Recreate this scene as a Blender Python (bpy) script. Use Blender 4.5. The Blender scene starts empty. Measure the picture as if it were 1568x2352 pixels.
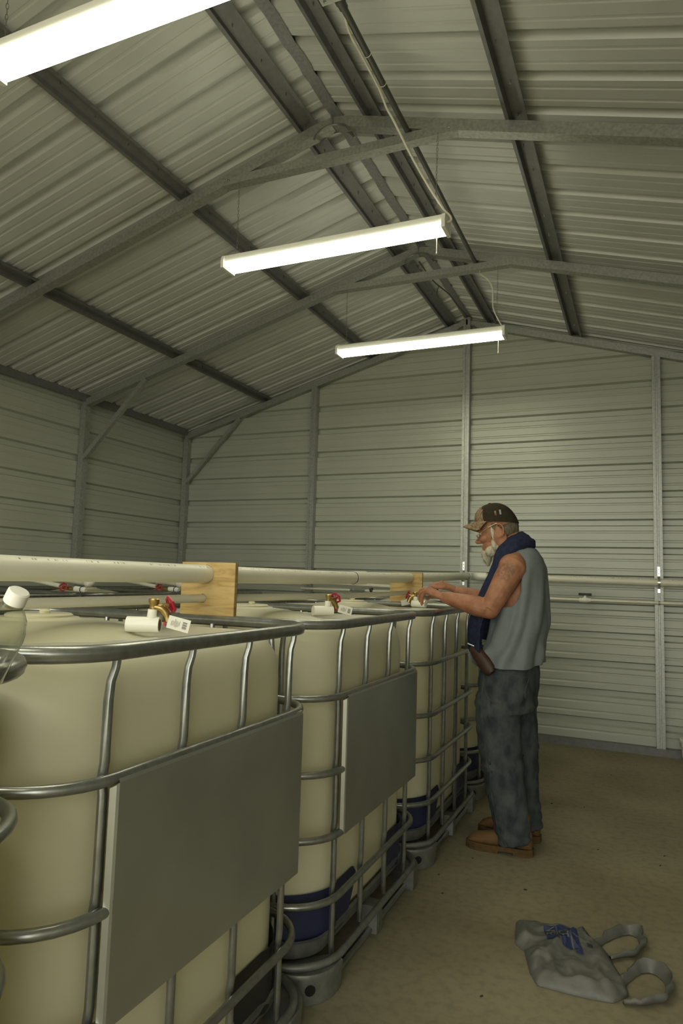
import bpy, bmesh, math, random
from mathutils import Vector, Matrix, noise
PI = math.pi
sc = bpy.context.scene
col = sc.collection
random.seed(7)

# ------------------------------------------------------------------ camera, world, exposure
CAM_H = 1.2942
def set_camera():
    yaw, pt, ro = .4172, .0965, .0304
    F = Vector((-math.sin(yaw)*math.cos(pt), math.cos(yaw)*math.cos(pt), math.sin(pt)))
    R0 = Vector((math.cos(yaw), math.sin(yaw), 0)); U0 = R0.cross(F)
    R = R0*math.cos(ro) + U0*math.sin(ro); U = -R0*math.sin(ro) + U0*math.cos(ro)
    cd = bpy.data.cameras.new('camera'); cam = bpy.data.objects.new('camera', cd); col.objects.link(cam)
    M = Matrix((R, U, -F)).transposed().to_4x4(); M.translation = (0, 0, CAM_H)
    cam.matrix_world = M
    cd.sensor_fit = 'HORIZONTAL'; cd.sensor_width = 36; cd.lens = 36*1567.55/1568
    cd.clip_start = .02; cd.clip_end = 60
    sc.camera = cam
set_camera()
w = bpy.data.worlds.new('world'); sc.world = w; w.use_nodes = True
w.node_tree.nodes['Background'].inputs[0].default_value = (1.0, .985, .86, 1)
w.node_tree.nodes['Background'].inputs[1].default_value = 2.6
sc.view_settings.view_transform = 'Standard'; sc.view_settings.look = 'None'
sc.view_settings.gamma = 1; sc.view_settings.use_curve_mapping = False
sc.view_settings.exposure = 0.74
LAMP_COLOUR = (1.0, .965, .72); LAMP_STRENGTH = 13.5

# ------------------------------------------------------------------ material helpers
def mat(name, base, rough=.5, metal=0., spec=.5, var=0., vscale=8., bump=0., bscale=60., stretch=(1,1,1), coat=0.):
    m = bpy.data.materials.new(name); m.use_nodes = True
    nt = m.node_tree; b = nt.nodes['Principled BSDF']
    b.inputs['Base Color'].default_value = (*base, 1); b.inputs['Roughness'].default_value = rough
    b.inputs['Metallic'].default_value = metal; b.inputs['Specular IOR Level'].default_value = spec
    b.inputs['Coat Weight'].default_value = coat
    if var or bump:
        tc = nt.nodes.new('ShaderNodeTexCoord'); mp = nt.nodes.new('ShaderNodeMapping')
        mp.inputs['Scale'].default_value = stretch
        nt.links.new(tc.outputs['Object'], mp.inputs[0])
    if var:
        n = nt.nodes.new('ShaderNodeTexNoise'); n.inputs['Scale'].default_value = vscale; n.inputs['Detail'].default_value = 6
        nt.links.new(mp.outputs[0], n.inputs[0])
        r = nt.nodes.new('ShaderNodeValToRGB')
        r.color_ramp.elements[0].position = .3; r.color_ramp.elements[1].position = .7
        r.color_ramp.elements[0].color = (*[max(0, c*(1-var)) for c in base], 1)
        r.color_ramp.elements[1].color = (*[min(1, c*(1+var)) for c in base], 1)
        nt.links.new(n.outputs[0], r.inputs[0]); nt.links.new(r.outputs[0], b.inputs['Base Color'])
    if bump:
        n2 = nt.nodes.new('ShaderNodeTexNoise'); n2.inputs['Scale'].default_value = bscale; n2.inputs['Detail'].default_value = 4
        nt.links.new(mp.outputs[0], n2.inputs[0])
        bp = nt.nodes.new('ShaderNodeBump'); bp.inputs['Strength'].default_value = bump; bp.inputs['Distance'].default_value = .01
        nt.links.new(n2.outputs[0], bp.inputs['Height']); nt.links.new(bp.outputs[0], b.inputs['Normal'])
    return m

M = {}
M['roof'] = mat('roof sheet', (.565, .58, .56), .42, .1, .5, .05, 3)
M['wall'] = mat('wall sheet', (.405, .425, .355), .33, .05, .5, .04, 2, .04, 30)
M['galv'] = mat('galvanised steel', (.36, .37, .34), .42, .55, .5, .18, 60, .05, 90)
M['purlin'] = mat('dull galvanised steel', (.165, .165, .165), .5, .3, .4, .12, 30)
M['pallet'] = mat('shaded pallet steel', (.20, .205, .185), .48, .5, .5, .2, 30, .05, 80)  # galvanised steel darkened, floor-level shade put into the colour
M['tube'] = mat('zinc tube', (.32, .33, .315), .30, .85, .5, .15, 40)
M['plate'] = mat('plate steel', (.50, .51, .465), .36, .85, .5, .12, 3.0, .06, 7)
M['black'] = mat('black plastic', (.018, .018, .018), .5)
M['blue'] = mat('blue plastic', (.017, .022, .065), .45)
M['dark'] = mat('painted hole shade', (.006, .006, .006), .9)  # near-black colour standing in for shade inside small holes
M['pvc'] = mat('white pvc', (.74, .72, .60), .35, 0, .5, .03, 5)
M['pvcw'] = mat('bright white pvc', (.86, .85, .76), .3)
M['brass'] = mat('brass', (.44, .31, .12), .32, .9)
M['red'] = mat('red enamel', (.36, .01, .03), .35)
M['paper'] = mat('white card', (.80, .79, .70), .7)
M['ink'] = mat('black ink', (.03, .03, .035), .6)
M['blueink'] = mat('blue ink', (.02, .03, .10), .6)
M['lampwhite'] = mat('lamp housing white', (.82, .82, .74), .4)
M['cord'] = mat('white cable', (.66, .65, .54), .45)
M['conduit'] = mat('grey conduit', (.075, .075, .065), .5)
M['chain'] = mat('chain steel', (.3, .3, .27), .4, .8)
M['skinhair'] = mat('white beard', (.50, .45, .34), .8, 0, .2, .25, 90, .6, 160, (1, 1, .25))
M['greyhair'] = mat('grey hair', (.15, .125, .09), .8, 0, .2, .35, 90, .5, 160, (1, 1, .25))
M['shirt'] = mat('grey blue jersey', (.185, .205, .208), .9, 0, .15, .06, 30, .12, 300)
M['capdark'] = mat('dark cap cloth', (.035, .028, .018), .9, 0, .1, .15, 60, .15, 400)
M['towel'] = mat('navy towelling', (.030, .036, .072), .98, 0, .1, .25, 50, .8, 260)
M['boot'] = mat('tan leather', (.15, .086, .036), .7, 0, .25, .22, 20, .1, 120)
M['sole'] = mat('boot sole', (.10, .06, .024), .8, 0, .2, .2, 40)
M['leather'] = mat('brown leather', (.045, .022, .013), .5, 0, .4, .2, 40)
M['gold'] = mat('gold wire', (.7, .6, .42), .25, .9)
M['stitch'] = mat('jean stitching', (.085, .08, .065), .9)
M['eye'] = mat('eye white', (.6, .55, .48), .3)
M['bracket'] = mat('bright zinc strap', (.72, .73, .7), .28, .9)
M['strap'] = mat('duct tape', (.3, .3, .3), .5)
M['caulk'] = mat('ridge closure strip', (.25, .25, .26), .8, 0, .3, .15, 60)
M['debris'] = mat('floor debris', (.045, .035, .02), .9)

def mat_bottle():
    m = bpy.data.materials.new('milky polyethylene'); m.use_nodes = True; nt = m.node_tree
    nt.nodes.remove(nt.nodes['Principled BSDF']); out = nt.nodes['Material Output']
    d = nt.nodes.new('ShaderNodeBsdfDiffuse'); t = nt.nodes.new('ShaderNodeBsdfTranslucent'); g = nt.nodes.new('ShaderNodeBsdfGlossy')
    d.inputs[0].default_value = (.87, .835, .61, 1); t.inputs[0].default_value = (.93, .875, .53, 1); g.inputs['Roughness'].default_value = .42
    mx = nt.nodes.new('ShaderNodeMixShader'); mx.inputs[0].default_value = .42
    fr = nt.nodes.new('ShaderNodeFresnel'); fr.inputs[0].default_value = 1.35
    m2 = nt.nodes.new('ShaderNodeMixShader')
    nt.links.new(d.outputs[0], mx.inputs[1]); nt.links.new(t.outputs[0], mx.inputs[2])
    nt.links.new(fr.outputs[0], m2.inputs[0]); nt.links.new(mx.outputs[0], m2.inputs[1]); nt.links.new(g.outputs[0], m2.inputs[2])
    nt.links.new(m2.outputs[0], out.inputs[0]); return m
M['bottle'] = mat_bottle()

def ramp_mat(name, stops, scale, detail=6, rough=.8, stretch=(1, 1, 1), bump=0, dist=.0, voronoi=False, spec=.2):
    m = bpy.data.materials.new(name); m.use_nodes = True; nt = m.node_tree; b = nt.nodes['Principled BSDF']
    b.inputs['Roughness'].default_value = rough; b.inputs['Specular IOR Level'].default_value = spec
    tc = nt.nodes.new('ShaderNodeTexCoord'); mp = nt.nodes.new('ShaderNodeMapping'); mp.inputs['Scale'].default_value = stretch
    nt.links.new(tc.outputs['Object'], mp.inputs[0])
    n = nt.nodes.new('ShaderNodeTexNoise'); n.inputs['Scale'].default_value = scale; n.inputs['Detail'].default_value = detail
    n.inputs['Distortion'].default_value = dist
    nt.links.new(mp.outputs[0], n.inputs[0])
    r = nt.nodes.new('ShaderNodeValToRGB'); e = r.color_ramp.elements
    while len(e) < len(stops): e.new(.5)
    for k, (p, c) in enumerate(stops): e[k].position = p; e[k].color = (*c, 1)
    nt.links.new(n.outputs[0], r.inputs[0]); nt.links.new(r.outputs[0], b.inputs['Base Color'])
    if bump:
        bp = nt.nodes.new('ShaderNodeBump'); bp.inputs['Strength'].default_value = bump; bp.inputs['Distance'].default_value = .005
        nt.links.new(n.outputs[0], bp.inputs['Height']); nt.links.new(bp.outputs[0], b.inputs['Normal'])
    return m
M['camo'] = ramp_mat('camouflage cloth', [(.30, (.05, .035, .02)), (.42, (.16, .105, .06)), (.52, (.30, .22, .14)), (.6, (.11, .075, .04)), (.72, (.33, .26, .18))], 45, 4, .9, (1, 1, .6), dist=1.5)
M['denim'] = ramp_mat('worn denim', [(.34, (.032, .038, .042)), (.5, (.055, .063, .066)), (.66, (.078, .086, .087))], 20, 9, .92, (1, 1, .6), .2)
M['wood'] = ramp_mat('plywood', [(.25, (.34, .22, .085)), (.45, (.49, .345, .14)), (.62, (.56, .405, .18)), (.8, (.42, .285, .11))], 5, 6, .65, (1.2, 1, 9), .05, 1.2)
M['bag'] = ramp_mat('grey plastic film', [(.3, (.095, .095, .085)), (.7, (.135, .135, .12))], 14, 8, .55, (1, 1, 1), .55, .6, spec=.6)

def mat_floor():
    m = bpy.data.materials.new('concrete floor'); m.use_nodes = True; nt = m.node_tree; b = nt.nodes['Principled BSDF']
    tc = nt.nodes.new('ShaderNodeTexCoord')
    def nz(s, d):
        n = nt.nodes.new('ShaderNodeTexNoise'); n.inputs['Scale'].default_value = s; n.inputs['Detail'].default_value = d
        nt.links.new(tc.outputs['Object'], n.inputs[0]); return n
    n1 = nz(1.7, 8); n2 = nz(30, 8)
    r = nt.nodes.new('ShaderNodeValToRGB'); e = r.color_ramp.elements
    e[0].position = .32; e[0].color = (.215, .188, .116, 1); e[1].position = .70; e[1].color = (.285, .256, .168, 1)
    nt.links.new(n1.outputs[0], r.inputs[0])
    mx = nt.nodes.new('ShaderNodeMixRGB'); mx.blend_type = 'MULTIPLY'; mx.inputs[0].default_value = .5
    r2 = nt.nodes.new('ShaderNodeValToRGB'); r2.color_ramp.elements[0].position = .3; r2.color_ramp.elements[0].color = (.6, .6, .6, 1)
    r2.color_ramp.elements[1].position = .55; r2.color_ramp.elements[1].color = (1, 1, 1, 1)
    nt.links.new(n2.outputs[0], r2.inputs[0]); nt.links.new(r.outputs[0], mx.inputs[1]); nt.links.new(r2.outputs[0], mx.inputs[2])
    nt.links.new(mx.outputs[0], b.inputs['Base Color']); b.inputs['Roughness'].default_value = .75; b.inputs['Specular IOR Level'].default_value = .25
    bp = nt.nodes.new('ShaderNodeBump'); bp.inputs['Strength'].default_value = .08; bp.inputs['Distance'].default_value = .01
    nt.links.new(n2.outputs[0], bp.inputs['Height']); nt.links.new(bp.outputs[0], b.inputs['Normal'])
    return m
M['floor'] = mat_floor()

def mat_skin(tattoo):
    m = bpy.data.materials.new('tanned skin'); m.use_nodes = True; nt = m.node_tree; b = nt.nodes['Principled BSDF']
    b.inputs['Roughness'].default_value = .55; b.inputs['Specular IOR Level'].default_value = .35
    tc = nt.nodes.new('ShaderNodeTexCoord')
    n = nt.nodes.new('ShaderNodeTexNoise'); n.inputs['Scale'].default_value = 26; n.inputs['Detail'].default_value = 7
    nt.links.new(tc.outputs['Object'], n.inputs[0])
    r = nt.nodes.new('ShaderNodeValToRGB'); e = r.color_ramp.elements
    e[0].position = .3; e[0].color = (.26, .105, .055, 1); e[1].position = .72; e[1].color = (.40, .19, .105, 1)
    nt.links.new(n.outputs[0], r.inputs[0])
    # faded tattoo on the upper arm
    d = nt.nodes.new('ShaderNodeVectorMath'); d.operation = 'DISTANCE'; d.inputs[1].default_value = tattoo
    nt.links.new(tc.outputs['Object'], d.inputs[0])
    mr = nt.nodes.new('ShaderNodeMapRange'); mr.inputs[1].default_value = .034; mr.inputs[2].default_value = .058; mr.inputs[3].default_value = 1; mr.inputs[4].default_value = 0
    nt.links.new(d.outputs['Value'], mr.inputs[0])
    n3 = nt.nodes.new('ShaderNodeTexNoise'); n3.inputs['Scale'].default_value = 75; n3.inputs['Detail'].default_value = 2
    nt.links.new(tc.outputs['Object'], n3.inputs[0])
    mr2 = nt.nodes.new('ShaderNodeMapRange'); mr2.inputs[1].default_value = .41; mr2.inputs[2].default_value = .58
    nt.links.new(n3.outputs[0], mr2.inputs[0])
    mu = nt.nodes.new('ShaderNodeMath'); mu.operation = 'MULTIPLY'; nt.links.new(mr.outputs[0], mu.inputs[0]); nt.links.new(mr2.outputs[0], mu.inputs[1])
    mu2 = nt.nodes.new('ShaderNodeMath'); mu2.operation = 'MULTIPLY'; mu2.inputs[1].default_value = .5; nt.links.new(mu.outputs[0], mu2.inputs[0])
    mx = nt.nodes.new('ShaderNodeMixRGB'); mx.inputs[2].default_value = (.075, .065, .045, 1)
    nt.links.new(mu2.outputs[0], mx.inputs[0]); nt.links.new(r.outputs[0], mx.inputs[1]); nt.links.new(mx.outputs[0], b.inputs['Base Color'])
    bp = nt.nodes.new('ShaderNodeBump'); bp.inputs['Strength'].default_value = .12; bp.inputs['Distance'].default_value = .004
    nt.links.new(n3.outputs[0], bp.inputs['Height']); nt.links.new(bp.outputs[0], b.inputs['Normal'])
    return m

def mat_clear():
    m = bpy.data.materials.new('clear plastic'); m.use_nodes = True; nt = m.node_tree; nt.nodes.remove(nt.nodes['Principled BSDF'])
    t = nt.nodes.new('ShaderNodeBsdfTransparent'); t.inputs[0].default_value = (.86, .88, .84, 1)
    g = nt.nodes.new('ShaderNodeBsdfGlossy'); g.inputs['Roughness'].default_value = .06
    lw = nt.nodes.new('ShaderNodeLayerWeight'); lw.inputs[0].default_value = .5; f = nt.nodes.new('ShaderNodeMath'); f.operation = 'POWER'; f.inputs[1].default_value = 2.2; nt.links.new(lw.outputs['Facing'], f.inputs[0]); x = nt.nodes.new('ShaderNodeMixShader')
    nt.links.new(f.outputs[0], x.inputs[0]); nt.links.new(t.outputs[0], x.inputs[1]); nt.links.new(g.outputs[0], x.inputs[2])
    nt.links.new(x.outputs[0], nt.nodes['Material Output'].inputs[0]); return m
M['clear'] = mat_clear()
def mat_emit():
    m = bpy.data.materials.new('lit lamp lens'); m.use_nodes = True; nt = m.node_tree
    nt.nodes.remove(nt.nodes['Principled BSDF']); e = nt.nodes.new('ShaderNodeEmission')
    e.inputs[0].default_value = (*LAMP_COLOUR, 1); e.inputs[1].default_value = LAMP_STRENGTH
    nt.links.new(e.outputs[0], nt.nodes['Material Output'].inputs[0]); return m
M['lens'] = mat_emit()

# pipe with a line of printed marks along its top
def mat_pipe_print():
    m = M['pvc'].copy(); m.name = 'white pvc with printed line'; nt = m.node_tree; b = nt.nodes['Principled BSDF']
    src = b.inputs['Base Color'].links[0].from_socket
    tc = nt.nodes.new('ShaderNodeTexCoord'); sx = nt.nodes.new('ShaderNodeSeparateXYZ')
    nt.links.new(tc.outputs['UV'], sx.inputs[0])
    def rng(sock, lo, hi):
        a = nt.nodes.new('ShaderNodeMath'); a.operation = 'GREATER_THAN'; a.inputs[1].default_value = lo
        c = nt.nodes.new('ShaderNodeMath'); c.operation = 'LESS_THAN'; c.inputs[1].default_value = hi
        d = nt.nodes.new('ShaderNodeMath'); d.operation = 'MULTIPLY'
        nt.links.new(sock, a.inputs[0]); nt.links.new(sock, c.inputs[0]); nt.links.new(a.outputs[0], d.inputs[0]); nt.links.new(c.outputs[0], d.inputs[1]); return d.outputs[0]
    band = rng(sx.outputs[0], .092, .125)
    n = nt.nodes.new('ShaderNodeTexNoise'); n.noise_dimensions = '1D'; n.inputs['Scale'].default_value = 130; n.inputs['Detail'].default_value = 2
    nt.links.new(sx.outputs[1], n.inputs['W'])
    g = nt.nodes.new('ShaderNodeMath'); g.operation = 'GREATER_THAN'; g.inputs[1].default_value = .53; nt.links.new(n.outputs[0], g.inputs[0])
    n2 = nt.nodes.new('ShaderNodeTexNoise'); n2.noise_dimensions = '1D'; n2.inputs['Scale'].default_value = 9; nt.links.new(sx.outputs[1], n2.inputs['W'])
    g2 = nt.nodes.new('ShaderNodeMath'); g2.operation = 'GREATER_THAN'; g2.inputs[1].default_value = .5; nt.links.new(n2.outputs[0], g2.inputs[0])
    m1 = nt.nodes.new('ShaderNodeMath'); m1.operation = 'MULTIPLY'; nt.links.new(band, m1.inputs[0]); nt.links.new(g.outputs[0], m1.inputs[1])
    m2 = nt.nodes.new('ShaderNodeMath'); m2.operation = 'MULTIPLY'; nt.links.new(m1.outputs[0], m2.inputs[0]); nt.links.new(g2.outputs[0], m2.inputs[1])
    m3 = nt.nodes.new('ShaderNodeMath'); m3.operation = 'MULTIPLY'; m3.inputs[1].default_value = .75; nt.links.new(m2.outputs[0], m3.inputs[0])
    mx = nt.nodes.new('ShaderNodeMixRGB'); mx.inputs[2].default_value = (.06, .06, .05, 1)
    nt.links.new(m3.outputs[0], mx.inputs[0]); nt.links.new(src, mx.inputs[1]); nt.links.new(mx.outputs[0], b.inputs['Base Color'])
    return m
M['pipe'] = mat_pipe_print()

# ------------------------------------------------------------------ mesh helpers
class MB:
    def __init__(s): s.v = []; s.f = []; s.uv = {}
    def add(s, vs, fs):
        o = len(s.v); s.v += [Vector(p) for p in vs]; s.f += [tuple(i+o for i in f) for f in fs]; return s
    def box(s, c, d, rot=None):
        c = Vector(c); x, y, z = d[0]/2, d[1]/2, d[2]/2
        P = [Vector((a*x, b*y, e*z)) for e in (-1, 1) for b in (-1, 1) for a in (-1, 1)]
        if rot is not None: P = [rot @ p for p in P]
        return s.add([c+p for p in P], [(0, 2, 3, 1), (4, 5, 7, 6), (0, 1, 5, 4), (2, 6, 7, 3), (0, 4, 6, 2), (1, 3, 7, 5)])
    def beam(s, a, b, wdt, hgt, up=(0, 0, 1)):
        a = Vector(a); b = Vector(b); t = (b-a).normalized(); u = Vector(up); sd = t.cross(u).normalized(); u = sd.cross(t)
        vs = []
        for p in (a, b):
            vs += [p-sd*wdt/2-u*hgt/2, p+sd*wdt/2-u*hgt/2, p+sd*wdt/2+u*hgt/2, p-sd*wdt/2+u*hgt/2]
        return s.add(vs, [(3, 2, 1, 0), (4, 5, 6, 7), (0, 1, 5, 4), (1, 2, 6, 5), (2, 3, 7, 6), (3, 0, 4, 7)])
    def loft(s, rings, cap=True, closed=False):
        n = len(rings[0]); vs = [p for r in rings for p in r]; fs = []
        m = len(rings)
        for i in range(m if closed else m-1):
            j = (i+1) % m
            for k in range(n):
                k2 = (k+1) % n; fs.append((i*n+k, i*n+k2, j*n+k2, j*n+k))
        if cap and not closed:
            fs.append(tuple(reversed(range(n)))); fs.append(tuple((m-1)*n+k for k in range(n)))
        return s.add(vs, fs)
    def tube(s, pts, r, n=10, cap=True, closed=False, flat=1.0, up=None, uv=False):
        pts = [Vector(p) for p in pts]; m = len(pts)
        rs = r if isinstance(r, (list, tuple)) else [r]*m
        rings = []; nrm = None; o = len(s.v); L = 0; Ls = []
        for i, p in enumerate(pts):
            a = pts[i-1] if (i > 0 or closed) else p; b = pts[(i+1) % m] if (i < m-1 or closed) else p
            t = (b-a).normalized()
            if up is not None: nrm = Vector(up)
            if nrm is None:
                nrm = Vector((0, 0, 1)) if abs(t.z) < .9 else Vector((1, 0, 0))
            nrm = (nrm - t*nrm.dot(t)).normalized(); bn = t.cross(nrm)
            rings.append([p + (nrm*math.cos(2*PI*k/n) + bn*math.sin(2*PI*k/n)*flat)*rs[i] for k in range(n)])
            if i: L += (p-pts[i-1]).length
            Ls.append(L)
        f0 = len(s.f)
        s.loft(rings, cap, closed)
        if uv:
            for fi in range(f0, len(s.f)):
                q = s.f[fi]
                if len(q) == 4:
                    k0 = (q[0]-o) % n
                    s.uv[fi] = [((k0 + (1 if (q[c]-o) % n != k0 else 0))/n, Ls[(q[c]-o)//n]) for c in range(4)]
        return s
    def lathe(s, prof, c=(0, 0, 0), axis=(0, 0, 1), n=20, cap=True):
        ax = Vector(axis).normalized(); u = ax.orthogonal().normalized(); v = ax.cross(u); c = Vector(c)
        return s.loft([[c + ax*h + (u*math.cos(2*PI*k/n)+v*math.sin(2*PI*k/n))*max(r, 1e-5) for k in range(n)] for r, h in prof], cap)
    def ell(s, c, r, rot=None, nu=16, nv=10):
        c = Vector(c); rings = []
        for j in range(nv+1):
            th = -PI/2 + PI*j/nv; q = max(math.cos(th), .02)
            ring = [Vector((r[0]*q*math.cos(2*PI*k/nu), r[1]*q*math.sin(2*PI*k/nu), r[2]*math.sin(th))) for k in range(nu)]
            rings.append([c + (rot @ p if rot is not None else p) for p in ring])
        return s.loft(rings)
    def xf(s, mx): s.v = [mx @ p for p in s.v]; return s
    def mesh(s, name, angle=35):
        me = bpy.data.meshes.new(name); me.from_pydata([tuple(p) for p in s.v], [], s.f); me.validate()
        bm = bmesh.new(); bm.from_mesh(me); bmesh.ops.recalc_face_normals(bm, faces=bm.faces); bm.to_mesh(me); bm.free()
        if s.uv:
            ul = me.uv_layers.new(name='uv')
            vi = {tuple(sorted(s.f[fi])): dict(zip(s.f[fi], uvs)) for fi, uvs in s.uv.items()}
            for p in me.polygons:
                q = vi.get(tuple(sorted(p.vertices)))
                if q:
                    for li in p.loop_indices: ul.data[li].uv = q[me.loops[li].vertex_index]
        if angle:
            me.shade_smooth(); me.set_sharp_from_angle(angle=math.radians(angle))
        return me
    def build(s, name, m, parent=None, angle=35, off=None):
        if off is not None:
            off = Vector(off); s.v = [p-off for p in s.v]
        return link(name, s.mesh(name, angle), m, parent)

def link(name, me, m, parent=None):
    if m is not None:
        me.materials.clear(); me.materials.append(M[m] if isinstance(m, str) else m)
    o = bpy.data.objects.new(name, me); col.objects.link(o)
    if parent is not None: o.parent = parent
    return o
def tag(o, label=None, cat=None, group=None, kind=None):
    if label: o['label'] = label
    if cat: o['category'] = cat
    if group: o['group'] = group
    if kind: o['kind'] = kind
    return o
def empty(name, loc=(0, 0, 0), label=None, cat=None, group=None, kind=None):
    o = bpy.data.objects.new(name, None); o.empty_display_size = .05; col.objects.link(o); o.location = loc
    return tag(o, label, cat, group, kind)
KIDS = lambda o: [c for c in col.objects if c.parent == o]
def copy_tree(o, parent=None):
    kids = KIDS(o); c = o.copy(); col.objects.link(c)
    if parent is not None: c.parent = parent
    for k in kids: copy_tree(k, c)
    return c
def remesh(mb, voxel, smooth=4, fac=.5):
    me = mb.mesh('tmp', 0); o = bpy.data.objects.new('tmp', me); col.objects.link(o)
    r = o.modifiers.new('r', 'REMESH'); r.mode = 'VOXEL'; r.voxel_size = voxel; r.use_smooth_shade = True
    if smooth:
        s = o.modifiers.new('s', 'SMOOTH'); s.iterations = smooth; s.factor = fac
    dg = bpy.context.evaluated_depsgraph_get(); dg.update()
    out = bpy.data.meshes.new_from_object(o.evaluated_get(dg))
    bpy.data.objects.remove(o); bpy.data.meshes.remove(me)
    out.shade_smooth(); return out
def fbm(p, s, o=3):
    v = 0; a = 1
    for k in range(o):
        v += a*noise.noise(Vector(p)*s*(2**k)); a *= .5
    return v

# ------------------------------------------------------------------ building shell
XR = -1.444            # ridge line
SL = .29               # roof slope
HW = 3.056             # half width to post centres
ZT = 3.68              # rafter top at the ridge
TY = [3.02, 4.502, 5.985]   # truss planes
YB = 6.015             # back wall sheet
XL, XW = -4.535, 1.645 # side wall sheets
YF = -1.6              # front wall sheet
def rtop(x): return ZT - SL*abs(x-XR)

fl = MB()
fl.box(((XL+XW)/2, (YF+YB)/2, -.05), (XW-XL+.3, YB-YF+.3, .1))
tag(fl.build('floor', 'floor', angle=0), 'bare tan concrete floor slab with dusty stains', kind='structure')

PITCH = .2303
def profile(t0, t1, phase):
    """points (t, depth) of the ribbed sheet between t0 and t1"""
    P = []
    k = math.floor((t0-phase)/PITCH)-1
    raw = []
    while phase + k*PITCH < t1+PITCH:
        c = phase + k*PITCH
        raw += [(c-.031, 0), (c-.018, .033), (c+.018, .033), (c+.031, 0)]
        for q in (.333, .667):
            d = c+PITCH*q; raw += [(d-.011, 0), (d-.005, .0032), (d+.005, .0032), (d+.011, 0)]
        k += 1
    def at(t):
        for a, b in zip(raw, raw[1:]):
            if a[0] <= t <= b[0]: return a[1]+(b[1]-a[1])*(t-a[0])/max(1e-9, b[0]-a[0])
        return 0
    P.append((t0, at(t0))); P += [p for p in raw if t0 < p[0] < t1]; P.append((t1, at(t1)))
    return P
# roof: sheets 0.92 m wide running from ridge to eave
ceil = empty('ceiling', (XR, 2.5, ZT), 'ribbed metal roof sheets seen from below on both slopes', kind='structure')
RPH = 2.748
for side in (-1, 1):
    a = RPH - 4.5*PITCH*4 - .02
    while a < YB:
        b = a + PITCH*4
        t0, t1 = max(a, YF-.1), min(b, YB+.04)
        if t1-t0 > .05:
            mb = MB(); pr = profile(t0, t1-.0015, RPH); vs = []
            for xe in (.016, HW+.12):
                for t, d in pr: vs.append((XR+side*xe, t, ZT-SL*xe+.042+d))
            n = len(pr); mb.add(vs, [(i, i+1, n+i+1, n+i) for i in range(n-1)])
            mb.build('roof_panel', 'roof', ceil, 0, ceil.location)
        a = b
# ridge closure strip, ragged underside of the ridge cap
mb = MB(); random.seed(3); n = 120; rows = []
for i in range(n+1):
    y = YF + (YB-YF)*i/n; j = .004*random.uniform(-1, 1)
    rows.append([(XR-.031+j, y, ZT+.0285), (XR-.014+j, y, ZT+.0345), (XR+.014+j, y, ZT+.0345), (XR+.030+j, y, ZT+.0285)])
mb.add([p for r in rows for p in r], [(i*4+k, i*4+k+1, i*4+k+5, i*4+k+4) for i in range(n) for k in range(3)])
mb.build('ridge_cap', 'caulk', ceil, 0, ceil.location)

def block_daylight(name_parent, pts, nrm, th=.02):
    # unseen flat sheets added behind the ribs to block daylight at their ends
    nrm = Vector(nrm)*th; a = [Vector(p) for p in pts]; b = [p+nrm for p in a]
    MB().loft([a, b]).build('daylight_blocker', 'wall', name_parent, 0, name_parent.location)
zr = lambda x: rtop(x)+.085
for sd in (-1, 1):
    xe = XR+sd*(HW+.16)
    block_daylight(ceil, [(XR, YF-.12, zr(XR)), (xe, YF-.12, zr(xe)), (xe, YB+.12, zr(xe)), (XR, YB+.12, zr(XR))], (0, 0, 1))
def wall(name, label, fn, u0, u1, ztop, m='wall', hole=None):
    """fn(u, z, depth) -> point; sheets run along u in rows 0.92 m high"""
    root = empty(name, fn((u0+u1)/2, 0, 0), label, kind='structure')
    z = -.003; ph = .203
    while z < 3.75:
        z1 = z + PITCH*4
        pr = profile(z, z1, ph); mb = MB(); cols = 25 if ztop is not None else 2
        us = [u0+(u1-u0)*i/(cols-1) for i in range(cols)]
        top = (lambda u: ztop(u)) if ztop is not None else (lambda u: 2.86)
        vs = []; n = len(pr)
        for u in us:
            for t, d in pr: vs.append(fn(u, min(t, top(u)), d))
        fs = []
        for c in range(cols-1):
            for i in range(n-1):
                if hole and hole[0] < (us[c]+us[c+1])/2 < hole[1] and pr[i][0] < hole[2]: continue
                if pr[i][0] < max(top(us[c]), top(us[c+1])) : fs.append((c*n+i, c*n+i+1, (c+1)*n+i+1, (c+1)*n+i))
        if fs: mb.add(vs, fs); mb.build('wall_panel', m, root, 0, root.location)
        z = z1
    return root
gable = lambda x: rtop(x)+.04
wb = wall('wall_back', 'pale ribbed metal end wall behind the man', lambda u, z, d: (u, YB+d, z), XL, XW, gable)
wl = wall('wall_left', 'ribbed metal side wall beyond the far row of tanks', lambda u, z, d: (XL-d, u, z), YF, YB, None)
wall('wall_right', 'ribbed metal side wall on the right, outside the picture', lambda u, z, d: (XW+d, u, z), YF, YB, None)
wall('wall_front', 'ribbed metal end wall behind the camera', lambda u, z, d: (u, YF-d, z), XL, XW, gable, 'wall', (-3.3, 1.45, 2.75))  # opening added out of view to let daylight in from behind

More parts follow.
